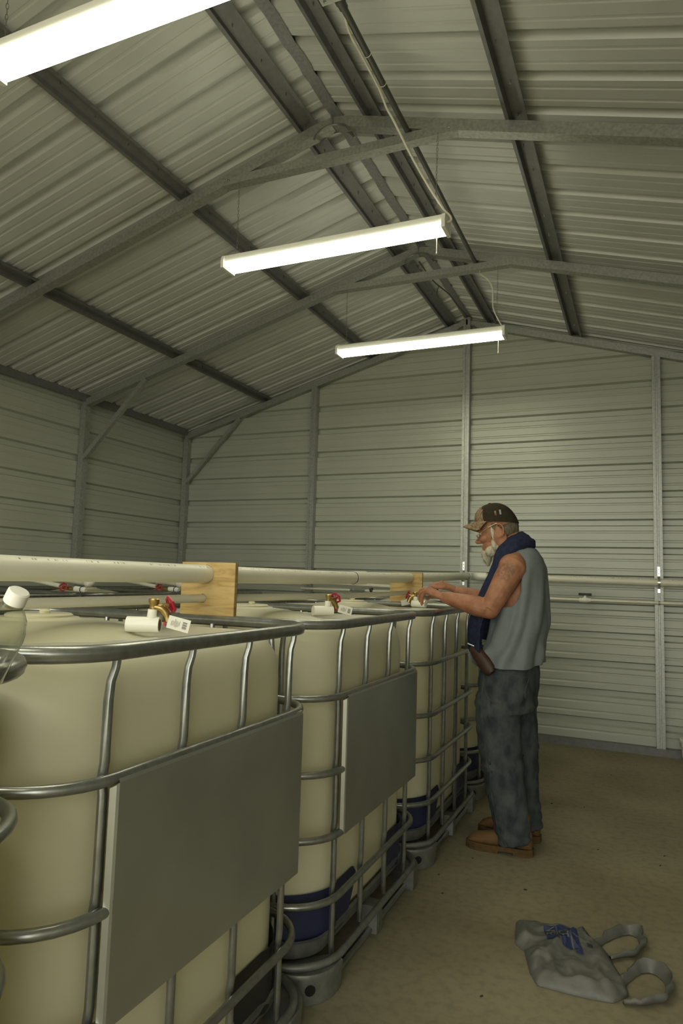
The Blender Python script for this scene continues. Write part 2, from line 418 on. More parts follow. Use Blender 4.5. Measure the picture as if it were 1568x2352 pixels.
mb = MB(); mb.box((0, YF-6.2, -.03), (14, 12, .06))
tag(mb.build('ground', 'floor', None, 0), 'bare ground outside the added unseen doorway behind the camera', kind='structure')
dr = MB()  # frame around the unseen doorway added for daylight
for x in (-3.25, 1.42): dr.beam((x, YF, 0), (x, YF, 2.78), .09, .1, (0, 1, 0))
dr.beam((-3.29, YF, 2.78), (1.46, YF, 2.78), .1, .1)
tag(dr.build('added_door_1', 'galv', None, 0), 'steel frame of the added unseen doorway behind the camera', kind='structure')
gp = [(XL-.06, YB+.03, -.02), (XW+.06, YB+.03, -.02), (XW+.06, YB+.03, zr(XW+.06)), (XR, YB+.03, zr(XR)), (XL-.06, YB+.03, zr(XL-.06))]
block_daylight(wb, gp, (0, 1, 0))
block_daylight(wl, [(XL-.03, YF-.06, -.02), (XL-.03, YB+.05, -.02), (XL-.03, YB+.05, 2.88), (XL-.03, YF-.06, 2.88)], (-1, 0, 0))
# base rails
for nm, a, b, lb in (('baseboard_back', (XL+.03, 5.985, .03), (XW, 5.985, .03), 'steel base rail along the foot of the end wall'),
                     ('baseboard_left', (-4.5, YF, .03), (-4.5, 5.95, .03), 'steel base rail along the foot of the left wall')):
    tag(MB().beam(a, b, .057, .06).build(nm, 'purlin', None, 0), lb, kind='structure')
# eave flashing along the top of the left wall
mb = MB(); mb.beam((-4.505, YF, 2.822), (-4.505, 5.95, 2.822), .05, .055); mb.beam((-4.478, YF, 2.792), (-4.478, 5.95, 2.792), .004, .03)
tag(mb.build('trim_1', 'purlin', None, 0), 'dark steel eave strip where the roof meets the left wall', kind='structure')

# ------------------------------------------------------------------ trusses
RW = .06
def tube_sq(mb, a, b, wd=RW, hg=RW, up=(0, 0, 1)): mb.beam(a, b, wd, hg, up)
def rafter(side, y):
    x0, x1 = XR+side*.0, XR+side*HW
    mb = MB(); rings = []
    for t, x in enumerate([XR+side*.001, XR+side*.09, XR+side*.14, x1+side*.02]):
        z = rtop(x) - (.014 if t == 0 else 0); hh = .045 if t == 0 else RW
        rings.append([(x, y-RW/2, z-hh), (x, y+RW/2, z-hh), (x, y+RW/2, z), (x, y-RW/2, z)])
    return mb.loft(rings)
def truss(y, label, mid):
    root = empty('roof_truss', (XR, y, 0), label, 'roof truss')
    off = root.location
    for s in (-1, 1): rafter(s, y).build('rafter', 'galv', root, 20, off)
    # bent saddle under the apex
    mb = MB()
    for dy in (-RW/2-.002, RW/2-.004):
        pts = [(XR+.105*math.sin(q), y+dy, ZT-.135+.078*math.cos(q)) for q in [PI*(-.42+.84*i/14) for i in range(15)]]
        mb.tube(pts, .007, 6)
    mb.box((XR, y-RW/2-.004, ZT-.03), (.012, .012, .05))
    mb.build('apex_saddle', 'tube', root, 40, off)
    if mid:
        a, b = (XR-.66, y-.004, 3.452), (XR+.66, y-.004, 3.452)
        mb = MB(); h = .023; x0, x1 = .66, .55
        P = [(-x0, -h), (x0, -h), (x1, h), (-x1, h)]
        r = [[(XR+px, y-.034, 3.452+pz) for px, pz in P], [(XR+px, y+.022, 3.452+pz) for px, pz in P]]
        mb.loft(r); ct = mb.build('collar_tie', 'galv', root, 20, off)
        for sx in (-1, 1):
            MB().lathe([(.006, 0), (.006, .004), (.003, .006)], (XR+sx*.62, y-.034, 3.452), (0, -1, 0), 8).build('bolt', 'tube', root, 40, off)
    for sx in (-1, 1):
        xp = XR+sx*HW; zt = rtop(xp)-RW+.006
        tube_sq(p := MB(), (xp, y, 0.0), (xp, y, zt), RW, RW, (1, 0, 0)); p.build('post', 'galv', root, 20, off)
        xa = XR+sx*2.392; za = rtop(xa)-RW-.002
        bm_ = MB(); bm_.beam((xp-sx*.03, y-.012, 2.275), (xa, y-.012, za), .038, .04, (sx*-.7, 0, .7)); bm_.build('knee_brace', 'galv', root, 20, off)
    return root
truss(TY[0], 'nearest galvanised steel roof truss, above the middle hanging lamp', True)
truss(TY[1], 'middle galvanised roof truss, above the farthest hanging lamp', True)
truss(TY[2], 'galvanised truss against the end wall with no collar tie', False)

# purlins: open hat channels on top of the rafters
def purlin(xc, label):
    s = 1 if xc > XR else -1; z = rtop(xc); ang = math.atan(SL)*(1 if s < 0 else -1)
    ca, sa = math.cos(ang), math.sin(ang)
    P = [(-.054, .001), (-.036, .001), (-.031, .028), (.031, .028), (.036, .001), (.054, .001), (.054, .003), (.038, .003), (.033, .031), (-.033, .031), (-.038, .003), (-.054, .003)]
    q = [(xc+px*ca-pz*sa, z+px*sa+pz*ca) for px, pz in P]
    root = empty('roof_purlin', (xc, 3, z), label, 'purlin')
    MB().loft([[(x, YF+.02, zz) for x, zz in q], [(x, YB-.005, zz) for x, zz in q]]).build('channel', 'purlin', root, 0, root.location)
    mb = MB(); random.seed(int(xc*100))
    y = 1.6
    while y < 5.9:
        mb.lathe([(.0028, 0), (.0022, .014), (.0004, .02)], (xc+random.uniform(-.012, .012), y+random.uniform(-.01, .01), z+.029), (random.uniform(-.2, .2), random.uniform(-.2, .2), -1), 5)
        y += PITCH
    mb.build('screw_tip', 'tube', root, 0, root.location)['kind'] = 'stuff'
purlin(-1.587, 'dark roof purlin just left of the ridge')
purlin(-2.348, 'dark roof purlin on the left slope halfway to the wall')
purlin(-3.508, 'lowest roof purlin on the left slope, over the far tanks')
purlin(-1.223, 'dark roof purlin just right of the ridge')
purlin(-.508, 'dark roof purlin on the right slope, far right in the picture')

# end wall posts, with bright pipe hangers
def wall_post(x, label, face=0):
    root = empty('wall_post', (x, 5.985, 0), label, 'post'); off = root.location
    mb = MB(); zt = (rtop(x)-RW+.004) if face == 0 else ZT+.012
    w2 = .032; yf = 5.953 - (.012 if face else 0)
    P = [(-w2, 6.013), (-w2, yf), (-.008, yf), (-.006, yf+.004), (.006, yf+.004), (.008, yf), (w2, yf), (w2, 6.013)]
    mb.loft([[(x+px, py, .06) for px, py in P], [(x+px, py, zt) for px, py in P]])
    mb.build('stud', 'galv', root, 20, off); return root
pb = wall_post(-2.975, 'galvanised wall post on the end wall left of the centre post')
pc = wall_post(XR, 'galvanised centre wall post reaching up to the ridge, behind the man', 1)
pe = wall_post(.112, 'galvanised wall post on the right behind the wall pipes')

# ------------------------------------------------------------------ hanging shop lamps
def chain_mb(a, b, link_len=.024):
    mb = MB(); a = Vector(a); b = Vector(b); n = max(2, int((b-a).length/(link_len*.8))); t = (b-a).normalized()
    u = t.orthogonal().normalized(); v = t.cross(u)
    for i in range(n):
        c = a + (b-a)*(i+.5)/n; d = u if i % 2 else v
        pts = [c + t*math.sin(q)*link_len*.5 + d*math.cos(q)*.0042 for q in [2*PI*k/8 for k in range(8)]]
        mb.tube(pts, .0011, 4, closed=True)
    return mb
def lamp(loc, label, ztie=(3.43, 3.43)):
    root = empty('hanging_lamp', loc, label, 'lamp', 'white shop lamps hanging from chains')
    # housing profile (y, z): narrow top, flared skirt, lens below
    H = [(-.051, .007), (-.049, .040), (-.03, .052), (.03, .052), (.049, .040), (.051, .007)]
    MB().loft([[(x, y, z) for y, z in H] for x in (-.595, .595)]).build('housing', 'lampwhite', root, 30)
    Lz = [(-.049, .0075), (-.0545, .003), (-.0545, -.014), (-.04, -.022), (0, -.024), (.04, -.022), (.0545, -.014), (.0545, .003), (.049, .0075)]
    MB().loft([[(x, y, z) for y, z in Lz] for x in (-.594, .594)]).build('lens', 'lens', root, 40)
    E = [(-.056, -.024), (-.058, .012), (-.051, .042), (-.030, .056), (.030, .056), (.051, .042), (.058, .012), (.056, -.024)]
    for s in (-1, 1):
        MB().loft([[(s*x, y, z) for y, z in E] for x in (.5945, .612)]).build('end_cap', 'lampwhite', root, 30)
    for s, zt in zip((-1, 1), ztie):
        mb = chain_mb((s*.55, 0, .10), (s*.555, .0, zt-loc[2])); mb.tube([(s*.53, 0, .046), (s*.55, 0, .10), (s*.57, 0, .046)], .0012, 5)
        mb.build('chain', 'chain', root, 0)
    mb = MB(); mb.tube([(.565, -.02, -.015), (.565, -.02, -.125)], .0022, 6); mb.ell((.565, -.02, -.128), (.004, .004, .006), None, 8, 6)
    mb.build('pull_cord', 'cord', root)
    return root
LX = -1.43
lamp((LX, -.05, 2.945), 'added white shop lamp behind the camera, unseen, for extra light', (3.47, 3.47))  # unseen extra lamp, added to brighten the shed from behind
lamp((LX+.055, 1.46, 2.958), 'nearest lit white shop lamp, cut off by the top left of the picture', (3.47, 3.47))
lamp((LX, 2.975, 2.945), 'lit white shop lamp in the middle, hanging below the nearest roof truss')
lamp((LX, 4.46, 2.945), 'farthest lit white shop lamp, in front of the end wall')

# conduit, junction box, cables
root = empty('electrical_conduit', (-1.03, 3.2, 3.487), 'grey electrical conduit lying across the collar ties beside the ridge', 'conduit')
MB().tube([(-1.035, 2.16, 3.489), (-1.035, 3.0, 3.489), (-1.035, 4.52, 3.489)], .0135, 12).build('conduit_tube', 'conduit', root, 40, root.location)
for y in (2.46, 2.645):
    mb = MB(); mb.tube([(-1.035+.0165*math.cos(q), y, 3.489+.0165*math.sin(q)) for q in [2*PI*k/12 for k in range(12)]], .0018, 5, closed=True); mb.build('cable_tie', 'cord', root, 40, root.location)
MB().lathe([(.012, 0), (.018, .005), (.018, .03), (.021, .032), (.021, .05), (.016, .055)], (-1.035, 2.215, 3.489), (0, -1, 0), 14).build('connector', 'conduit', root, 30, root.location)
root = empty('junction_box', (-1.045, 2.10, 3.50), 'grey metal junction box at the near end of the conduit', 'junction box'); o = root.location
MB().box((-1.045, 2.10, 3.50), (.10, .10, .055)).build('box', 'galv', root, 0, o)
MB().box((-1.045, 2.10, 3.470), (.106, .106, .006)).build('cover', 'galv', root, 0, o)
mb = MB()
for dx, dy in ((-.035, -.035), (.035, .035), (-.035, .035)):
    MB().lathe([(.006, 0), (.006, .003), (.002, .005)], (-1.045+dx, 2.1+dy, 3.467), (0, 0, -1), 8).build('screw_head', 'tube', root, 30, o)
mb.lathe([(.016, 0), (.016, .02), (.011, .022), (.011, .035)], (-1.10, 2.115, 3.495), (-1, .2, 0), 10)
mb.build('cable_clamp', 'tube', root, 30, o)
def smooth_path(P, n=6):
    P = [Vector(p) for p in P]; out = []
    for i in range(len(P)-1):
        p0 = P[max(i-1, 0)]; p1 = P[i]; p2 = P[i+1]; p3 = P[min(i+2, len(P)-1)]
        for k in range(n):
            t = k/n
            out.append(.5*((2*p1)+(p2-p0)*t+(2*p0-5*p1+4*p2-p3)*t*t+(3*p1-p0-3*p2+p3)*t**3))
    out.append(P[-1]); return out
mb = MB(); mb.tube(smooth_path([(-1.036, 2.20, 3.505), (-1.052, 2.30, 3.472), (-1.052, 2.46, 3.470), (-1.052, 2.645, 3.468), (-1.035, 2.70, 3.41), (-1.004, 2.72, 3.348), (-.945, 2.8, 3.217), (-.881, 2.87, 3.096), (-.828, 2.93, 3.012), (-.803, 2.95, 2.985), (-.80, 2.96, 2.968), (-.818, 2.965, 2.963)]), .0052, 8)
tag(mb.build('power_cable', 'cord'), 'white cable swooping from the conduit to the middle lamp', 'cable')
mb = MB(); mb.tube(smooth_path([(-1.00, 4.47, 3.42), (-.985, 4.42, 3.37), (-.93, 4.40, 3.315), (-.90, 4.40, 3.25), (-.897, 4.4, 3.165), (-.891, 4.4, 3.104), (-.86, 4.42, 3.03), (-.835, 4.45, 2.985), (-.826, 4.455, 2.96)]), .0045, 8)
tag(mb.build('power_cable', 'cord'), 'white cable dropping from the collar tie to the farthest lamp', 'cable')
mb = MB(); mb.tube(smooth_path([(XR-.02, 4.56, 3.60), (XR-.015, 4.9, 3.60), (XR, 5.3, 3.655), (XR+.012, 5.6, 3.66), (XR+.01, 5.9, 3.69)]), .0055, 7); mb.tube([(XR-.012, 5.05, 3.625), (XR-.03, 5.06, 3.57), (XR-.02, 5.07, 3.53)], .003, 5)
tag(mb.build('hanging_wire', 'conduit'), 'dark wire strung loosely along the ridge to the end wall', 'wire')

# ------------------------------------------------------------------ IBC totes
LY, DX, RC = 1.034, 1.19, .155      # length along the row, depth, corner radius of cage
XT = -.932                           # cage tube plane of the near row
def rrect(inset, n=8, rc=RC, x1=0.0, z=0.0):
    """rounded rectangle loop, counter-clockwise, in local tank coordinates"""
    xa, xb, ya, yb = -DX+inset, x1-inset, inset, LY-inset; r = max(rc-inset, .02); P = []
    for cx, cy, a0 in ((xb-r, ya+r, -PI/2), (xb-r, yb-r, 0), (xa+r, yb-r, PI/2), (xa+r, ya+r, PI)):
        for k in range(n+1):
            a = a0+PI/2*k/n; P.append(Vector((cx+r*math.cos(a), cy+r*math.sin(a), z)))
    return P
def densify(P, mx=.09):
    out = []
    for i, p in enumerate(P):
        q = P[(i+1) % len(P)]; d = (q-p).length; k = max(1, int(d/mx))
        out += [p.lerp(q, j/k) for j in range(k)]
    return out
def ring_tube(mb, inset, z, r, n=8, flat=1.0):
    P = rrect(inset, 8, RC, 0, z); mb.tube(P, r, 12, closed=True, up=(0, 0, 1), flat=flat)
BAR_Y = [.151, .395, .639, .883]
BAR_Z = [.906, .668, .468, .272]
def make_tote(label, plate, guard, loc, group):
    root = empty('water_tank', loc, label, 'tank', group)
    # plastic bottle: rounded box, dished top, centre boss
    ins = .026; prof = [(.10, .115), (.05, .118), (.02, .135), (.004, .165), (0, .21), (0, .6), (0, .99), (.004, 1.035), (.016, 1.075), (.04, 1.105), (.075, 1.124), (.115, 1.131), (.16, 1.127), (.26, 1.121), (.36, 1.124)]
    rings = []
    for d, z in prof:
        ring = densify(rrect(ins+d, 8, .21, 0, z), .08) if d < .0 else rrect(ins+d, 8, .20+.02, 0, z)
        rings.append([Vector((p.x, p.y, p.z)) for p in ring])
    mb = MB(); mb.loft(rings, cap=True)
    mb.build('bottle', 'bottle', root, 60)
    cx, cy = -DX/2, LY/2
    mb = MB(); mb.lathe([(.34, 1.118), (.29, 1.126), (.24, 1.140), (.18, 1.152), (.13, 1.158), (.108, 1.159), (.104, 1.164), (.095, 1.165)], (cx, cy, 0), (0, 0, 1), 40)
    b = mb.build('filler_neck', 'bottle', root, 60)
    mb = MB(); mb.lathe([(.085, 1.160), (.088, 1.163), (.088, 1.170), (.082, 1.174), (.02, 1.174)], (cx, cy, 0), (0, 0, 1), 28)
    mb.lathe([(.014, 1.172), (.015, 1.18), (.011, 1.185)], (cx+.02, cy, 0), (0, 0, 1), 14)
    mb.build('screw_lid', 'bottle', root, 35)
    # top rail: two-lobed tube
    loop = rrect(-.012, 8, RC+.006, 0, 1.141); n = len(loop); prof = []
    for k in range(24):
        a = 2*PI*k/24; prof.append((.0155*math.cos(a)*(1-.20*math.exp(-((math.sin(a)+.35)/.16)**2)), .0165*math.sin(a)))
    rings = []
    for i, p in enumerate(loop):
        t = (loop[(i+1) % n]-loop[i-1]).normalized(); o = Vector((t.y, -t.x, 0))
        rings.append([p+o*a+Vector((0, 0, b)) for a, b in prof])
    MB().loft(rings, closed=True).build('top_rail', 'tube', root, 40)
    for z in BAR_Z:
        mb = MB(); ring_tube(mb, -.016, z, .0115); mb.build('horizontal_tube', 'tube', root, 40)
    mb = MB(); P = [Vector((p.x+(.014 if p.x > -DX/2 else -.014), p.y, p.z)) for p in rrect(-.016, 8, RC, 0, .099)]
    mb.tube(P, .0118, 12, closed=True, up=(0, 0, 1)); mb.build('base_tube', 'pallet', root, 40)
    # upright bars
    def bar(x, y, nx, ny):
        tx, ty = -ny, nx
        pts = []; 
        for z, o, k in ((.085, -.0, 0), (.24, .0, 0), (.272, -.004, 0), (.31, .0, 0), (.44, 0, 0), (.468, -.004, 0), (.5, 0, 0), (.64, 0, 0), (.668, -.004, 0), (.70, 0, 0), (.875, 0, 0), (.906, -.004, 0), (.935, 0, 0), (1.05, 0, 0), (1.085, .001, .003), (1.11, .006, .008), (1.13, .008, .009)):
            pts.append((x+nx*o+tx*k, y+ny*o+ty*k, z))
        return MB().tube(pts, [.0098]*13+[.0098, .009, .0085, .0085], 9, up=(nx, ny, 0))
    proto = bar(0, 0, 1, 0).mesh('upright_bar', 40)
    for y in BAR_Y:
        o = link('upright_bar', proto, 'tube', root); o.location = (-.004, y, 0)
        o = link('upright_bar', proto, 'tube', root); o.location = (-DX+.004, y, 0); o.rotation_euler.z = PI
    for i in range(5):
        x = -DX/2 + (i-2)*.225
        o = link('upright_bar', proto, 'tube', root); o.location = (x, .004, 0); o.rotation_euler.z = -PI/2
        o = link('upright_bar', proto, 'tube', root); o.location = (x, LY-.004, 0); o.rotation_euler.z = PI/2
    if plate:
        mb = MB(); y0, y1, z0, z1 = .158, .916, .462, .900; x = .0300
        ny, nz = 22, 12; vs = []
        for j in range(nz+1):
            for i in range(ny+1):
                u, v = i/ny, j/nz
                vs.append((x+.003*math.sin(u*PI)*math.sin(v*PI)+.0012*noise.noise(Vector((u*4, v*3, 2))), y0+(y1-y0)*u, z0+(z1-z0)*v))
        fs = [(j*(ny+1)+i, j*(ny+1)+i+1, (j+1)*(ny+1)+i+1, (j+1)*(ny+1)+i) for j in range(nz) for i in range(ny)]
        mb.add(vs, fs)
        for yy, s in ((y0, -1), (y1, 1)):   # folded side flanges
            mb.add([(x, yy, z0), (x, yy, z1), (x-.003, yy+s*.005, z1-.004), (x-.003, yy+s*.005, z0+.004), (x-.014, yy+s*.011, z1-.01), (x-.014, yy+s*.011, z0+.01)], [(0, 1, 2, 3), (3, 2, 4, 5)])
        mb.add([(x, y0, z1), (x, y1, z1), (x-.004, y1, z1+.010), (x-.004, y0, z1+.010), (x-.022, y1, z1+.014), (x-.022, y0, z1+.014)], [(0, 1, 2, 3), (3, 2, 4, 5)])
        mb.build('name_plate', 'plate', root, 30)
    # plastic corner guards
    Pl = rrect(ins-.004, 12, .215, 0, 0)
    cum = []
    for corner, (cxs, cys) in enumerate(((0, 0), (0, 1), (1, 1), (1, 0))):
        if cxs: continue
        mb = MB(); r = .215-ins; xb = -ins+.006; cyy = (ins+r) if cys == 0 else LY-ins-r; sgn = -1 if cys == 0 else 1
        cols = []
        def path(s):   # s: distance from the middle of the corner, + towards the face
            h = r*PI/4
            if s > h: return Vector((xb, cyy+ -sgn*(s-h), 0))
            if s < -h: return Vector((xb-r+(s+h), cyy+sgn*(r+.006), 0))
            a = (s+h)/(2*h)*PI/2
            return Vector((xb-r+(r+.006)*math.sin(a), cyy+sgn*(r+.006)*math.cos(a), 0))
        ns = 28
        for i in range(ns+1):
            s = -.26+.58*i/ns; p = path(s)
            top = .285 - max(0, (s-.28)/.04)**2*.03; bot = .122 + max(0, (s-.20)/.12)**2*.12
            cols.append((p, bot, top))
        vs = []; rows = 5
        for p, b, t in cols:
            for j in range(rows+1): vs.append((p.x, p.y, b+(t-b)*j/rows))
        q = rows+1; mb.add(vs, [(i*q+j, (i+1)*q+j, (i+1)*q+j+1, i*q+j+1) for i in range(ns) for j in range(rows)])
        g = guard[cys]
        if g: mb.build('corner_guard', g, root, 50)
    # pallet: tray, corner feet, middle feet, skid tube
    mb = MB(); P0 = rrect(.03, 8, RC, 0, .098); P1 = rrect(.012, 8, RC, 0, .15); P2 = rrect(.024, 8, RC, 0, .152)
    mb.loft([P0, P1, P2, [Vector((p.x, p.y, .12)) for p in rrect(.06, 8, RC, 0, 0)]]); mb.build('pallet_tray', 'pallet', root, 40)
    def foot(cx, cy, sx, sy):
        # rounded sheet-metal leg: quarter drum with flat returns
        mb = MB(); r = .13; ring = []
        for k in range(9):
            a = PI/2*k/8; ring.append((cx+sx*(-r+r*math.sin(a)), cy+sy*(-r+r*math.cos(a))))
        ring += [(cx, cy-sy*.17), (cx-sx*.05, cy-sy*.17), (cx-sx*.17, cy-sy*.05), (cx-sx*.17, cy)]
        rings = []
        for z, k in ((.001, .94), (.014, .975), (.068, .985), (.074, 1.0), (.083, 1.0), (.088, .95)):
            rings.append([Vector((cx-sx*.07+(px-cx+sx*.07)*k, cy-sy*.07+(py-cy+sy*.07)*k, z)) for px, py in ring])
        mb.loft(rings); f = mb.build('pallet_foot', 'pallet', root, 30)
        a = PI/4*.9; hx, hy = cx+sx*(-r+r*.985*math.sin(a)), cy+sy*(-r+r*.985*math.cos(a))
        MB().lathe([(.017, 0), (.017, .0035), (.014, .004)], (hx-sx*.002, hy-sy*.002, .045), (sx*math.sin(a), sy*math.cos(a), 0), 14).build('bolt_hole_shade', 'dark', f, 40)  # black disc paints the shade of a hole in the foot
    for cx_, sx in ((.040, 1), (-DX-.040, -1)):
        for cy_, sy in ((-.022, -1), (LY+.022, 1)): foot(cx_, cy_, sx, sy)
    for x in (.0, -DX):
        mb = MB(); ring = [(-.028, -.034), (.028, -.028), (.028, .028), (-.028, .034)]
        mb.loft([[(x+px, LY/2+py, z) for px, py in ring] for z in (.004, .10)]); mb.box((x+.0, LY/2, .05), (.058, .03, .06)); mb.build('middle_foot', 'pallet', root, 20)
        MB().tube([(x, .12, .016), (x, LY-.12, .016)], .012, 8).build('skid', 'tube', root, 40)
    return root
P_ = 1.091; Y1 = .891
G1 = 'plastic water tanks in the near row'
t1 = make_tote('white caged water tank nearest the camera, with a black corner guard and steel plate', True, ('black', 'black'), (XT, Y1, 0), G1)
t2 = make_tote('white caged water tank with a steel plate and blue corner guards, second in the row', True, ('blue', 'blue'), (XT, Y1+P_, 0), G1)
t3 = make_tote('white caged water tank without a plate, next to the man', False, ('blue', 'blue'), (XT, Y1+2*P_, 0), G1)
t4 = copy_tree(t3); t4.location = (XT, Y1+3*P_, 0); t4['label'] = 'last white caged water tank of the near row, behind the man'
t0 = copy_tree(t1); t0.location = (XT+.068, Y1-P_, 0); t0['label'] = 'caged water tank cut off by the left edge, only its rail ends showing'
XT2 = -3.13
for i, (y, lb) in enumerate(((4.40, 'caged water tank in the far row, standing nearest the end wall'), (3.31, 'caged water tank in the middle of the far row, behind the white pipes'), (2.22, 'caged water tank at the near end of the far row along the left wall'))):
    c = copy_tree(t3); c.location = (XT2, y, 0); c['label'] = lb; c['group'] = 'plastic water tanks in the far row'

# ------------------------------------------------------------------ plywood supports and white pipes
from mathutils.geometry import tessellate_polygon
def plywood(x0, x1, y, z0, z1, label, holes):
    root = empty('plywood_support', ((x0+x1)/2, y, z0), label, 'board', 'plywood pipe supports on the tanks'); o = root.location
    out = [Vector((x0, z0, 0)), Vector((x1, z0, 0)), Vector((x1, z1, 0)), Vector((x0, z1, 0))]
    polys = [out]+[[Vector((hx+r*math.cos(-2*PI*k/20), hz+r*math.sin(-2*PI*k/20), 0)) for k in range(20)] for hx, hz, r in holes]
    flat = [p for q in polys for p in q]; tris = tessellate_polygon(polys); n = len(flat)
    mb = MB(); mb.add([(p.x, y-.009, p.y) for p in flat]+[(p.x, y+.009, p.y) for p in flat], [tuple(t) for t in tris]+[tuple(i+n for i in t) for t in tris])
    b0 = 0
    for q in polys:
        m_ = len(q); mb.f += [(b0+k, b0+(k+1) % m_, n+b0+(k+1) % m_, n+b0+k) for k in range(m_)]; b0 += m_
    mb.build('sheet', 'wood', root, 0, o)
    for k in range(4):
        zz = y-.0085+.0044*k
        MB().box((x1+.0004, zz+.002, (z0+z1)/2), (.0012, .0018 if k % 2 else .0008, (z1-z0)*.98)).build('ply_edge', 'boot' if k % 2 else 'wood', root, 0, o)
plywood(-1.458, -1.243, 1.955, 1.157, 1.334, 'plywood board holding two pipes, standing between the two nearest tanks', ((-1.358, 1.294, .0318), (-1.368, 1.212, .0150)))
plywood(-1.475, -1.264, 4.134, 1.157, 1.342, 'plywood board holding two pipes near the man\'s hand', ((-1.348, 1.309, .0318), (-1.358, 1.215, .0150)))
PX, LPX = -1.358, -1.368
root = empty('water_pipe', (PX, 2.5, 1.29), 'thick white plastic pipe running over the near row of tanks', 'pipe'); o = root.location
up = [(PX, .2, 1.293), (PX, 1.0, 1.294), (PX, 1.95, 1.294), (PX+.004, 2.7, 1.294), (PX+.008, 3.3, 1.298), (PX+.01, 4.13, 1.309), (PX+.005, 4.9, 1.325), (PX, 5.45, 1.338), (PX, 5.80, 1.345)]
MB().tube(up, .0305, 24, uv=True).build('pipe', 'pipe', root, 40, o)
for y, z in ((3.22, 1.297),):
    MB().tube([(PX+.007, y, z), (PX+.007, y+.16, z+.002)], .0345, 24).build('coupling', 'pvc', root, 40, o)
    MB().tube([(PX+.007, y-.007, z), (PX+.007, y, z)], .0322, 24).build('cement_ring', 'blueink', root, 40, o)
MB().tube([(PX, 5.70, 1.343), (PX, 5.80, 1.345)], .0345, 24).build('coupling', 'pvcw', root, 40, o)
MB().tube([(PX, 5.692, 1.343), (PX, 5.70, 1.343)], .032, 24).build('cement_ring', 'blueink', root, 40, o)
el = [(PX, 5.80, 1.345)]+[(PX+.08-.08*math.cos(a), 5.80+.08*math.sin(a), 1.345) for a in [PI/2*k/8 for k in range(1, 9)]]+[(PX+.13, 5.88, 1.345)]
MB().tube(el, .035, 20).build('elbow', 'pvcw', root, 40, o)
MB().tube([(PX+.13, 5.88, 1.345), (-.7, 5.885, 1.342), (.2, 5.885, 1.333), (1.58, 5.885, 1.322)], .0295, 20, uv=True).build('wall_run', 'pipe', root, 40, o)

thin = root = empty('water_pipe', (LPX, 2.5, 1.21), 'thin white plastic pipe below the thick pipe over the near tanks', 'pipe'); o = root.location
MB().tube([(LPX, .2, 1.209), (LPX, 1.0, 1.209), (LPX, 1.95, 1.212), (LPX+.01, 3.2, 1.206), (LPX+.01, 4.134, 1.215), (LPX+.01, 5.2, 1.20), (LPX+.01, 5.86, 1.19)], .0138, 16).build('pipe', 'pvc', root, 40, o)
MB().tube([(LPX+.008, 3.0, 1.207), (LPX+.009, 3.10, 1.2065)], .0165, 16).build('coupling', 'pvc', root, 40, o)
MB().tube([(LPX+.008, 2.994, 1.207), (LPX+.008, 3.0, 1.207)], .0155, 16).build('cement_ring', 'blueink', root, 40, o)
MB().tube([(LPX-1.65, 5.90, 1.185), (LPX, 5.90, 1.187), (-.70, 5.905, 1.178), (.2, 5.905, 1.176), (1.58, 5.905, 1.168)], .0115, 14).build('wall_run', 'pvc', root, 40, o)
# far row: thick pipe and its couplings
root = empty('water_pipe', (-2.72, 4, 1.24), 'white plastic pipe over the far row of tanks', 'pipe'); o = root.location
MB().tube([(-2.95, 2.2, 1.275), (-2.93, 4.0, 1.285), (-2.92, 5.86, 1.252)], .0285, 18).build('pipe', 'pvc', root, 40, o)
MB().tube([(-2.935, 4.55, 1.277), (-2.933, 4.68, 1.275)], .033, 18).build('coupling', 'pvcw', root, 40, o)
MB().tube([(-2.92, 5.86, 1.252), (-2.1, 5.88, 1.232), (-1.48, 5.88, 1.222)], .0165, 14).build('wall_run', 'pvc', root, 40, o)

# pipe hangers on posts
def hanger(x, zc, r, y, label):
    root = empty('pipe_hanger', (x, y, zc), label, 'pipe hanger'); o = root.location
    mb = MB(); w = .009; yb = 5.953
    if abs(x-XR) < .02: yb = 5.941
    pts = [(yb-.002, zc+.125), (yb-.002, zc+r+.02)]+[(y+(r+.002)*math.sin(a), zc+(r+.002)*math.cos(a)) for a in [PI/2*.6-k*PI/8 for k in range(11)]]+[(yb-.002, zc-r-.02), (yb-.002, zc-r-.05)]
    vs = []
    for py, pz in pts: vs += [(x-w, py, pz), (x+w, py, pz)]
    mb.add(vs, [(2*i, 2*i+1, 2*i+3, 2*i+2) for i in range(len(pts)-1)]); mb.build('strap', 'bracket', root, 40, o)
    mb = MB()
    for dz in (.10, .07, .045): mb.lathe([(.0035, 0), (.0035, .0012)], (x, yb-.0035, zc+dz), (0, -1, 0), 8)
    mb.build('strap_hole_shade', 'dark', root, 0, o)  # black discs paint the shade of the holes in the strap
hanger(.112, 1.334, .0295, 5.885, 'bright steel strap holding the thick wall pipe on the right post')
hanger(XR+.0, 1.345, .03, 5.88, 'bright steel strap hanging the thick pipe on the centre post')
root = empty('pipe_clip', (.112, 5.905, 1.176), 'small grey clip holding the thin wall pipe on the right post', 'pipe clip')
MB().tube([(.106, 5.905, 1.176), (.118, 5.905, 1.176)], .0145, 12).build('band', 'galv', root, 40, root.location)
MB().box((.112, 5.938, 1.166), (.012, .06, .008)).build('foot_tab', 'galv', root, 0, root.location)

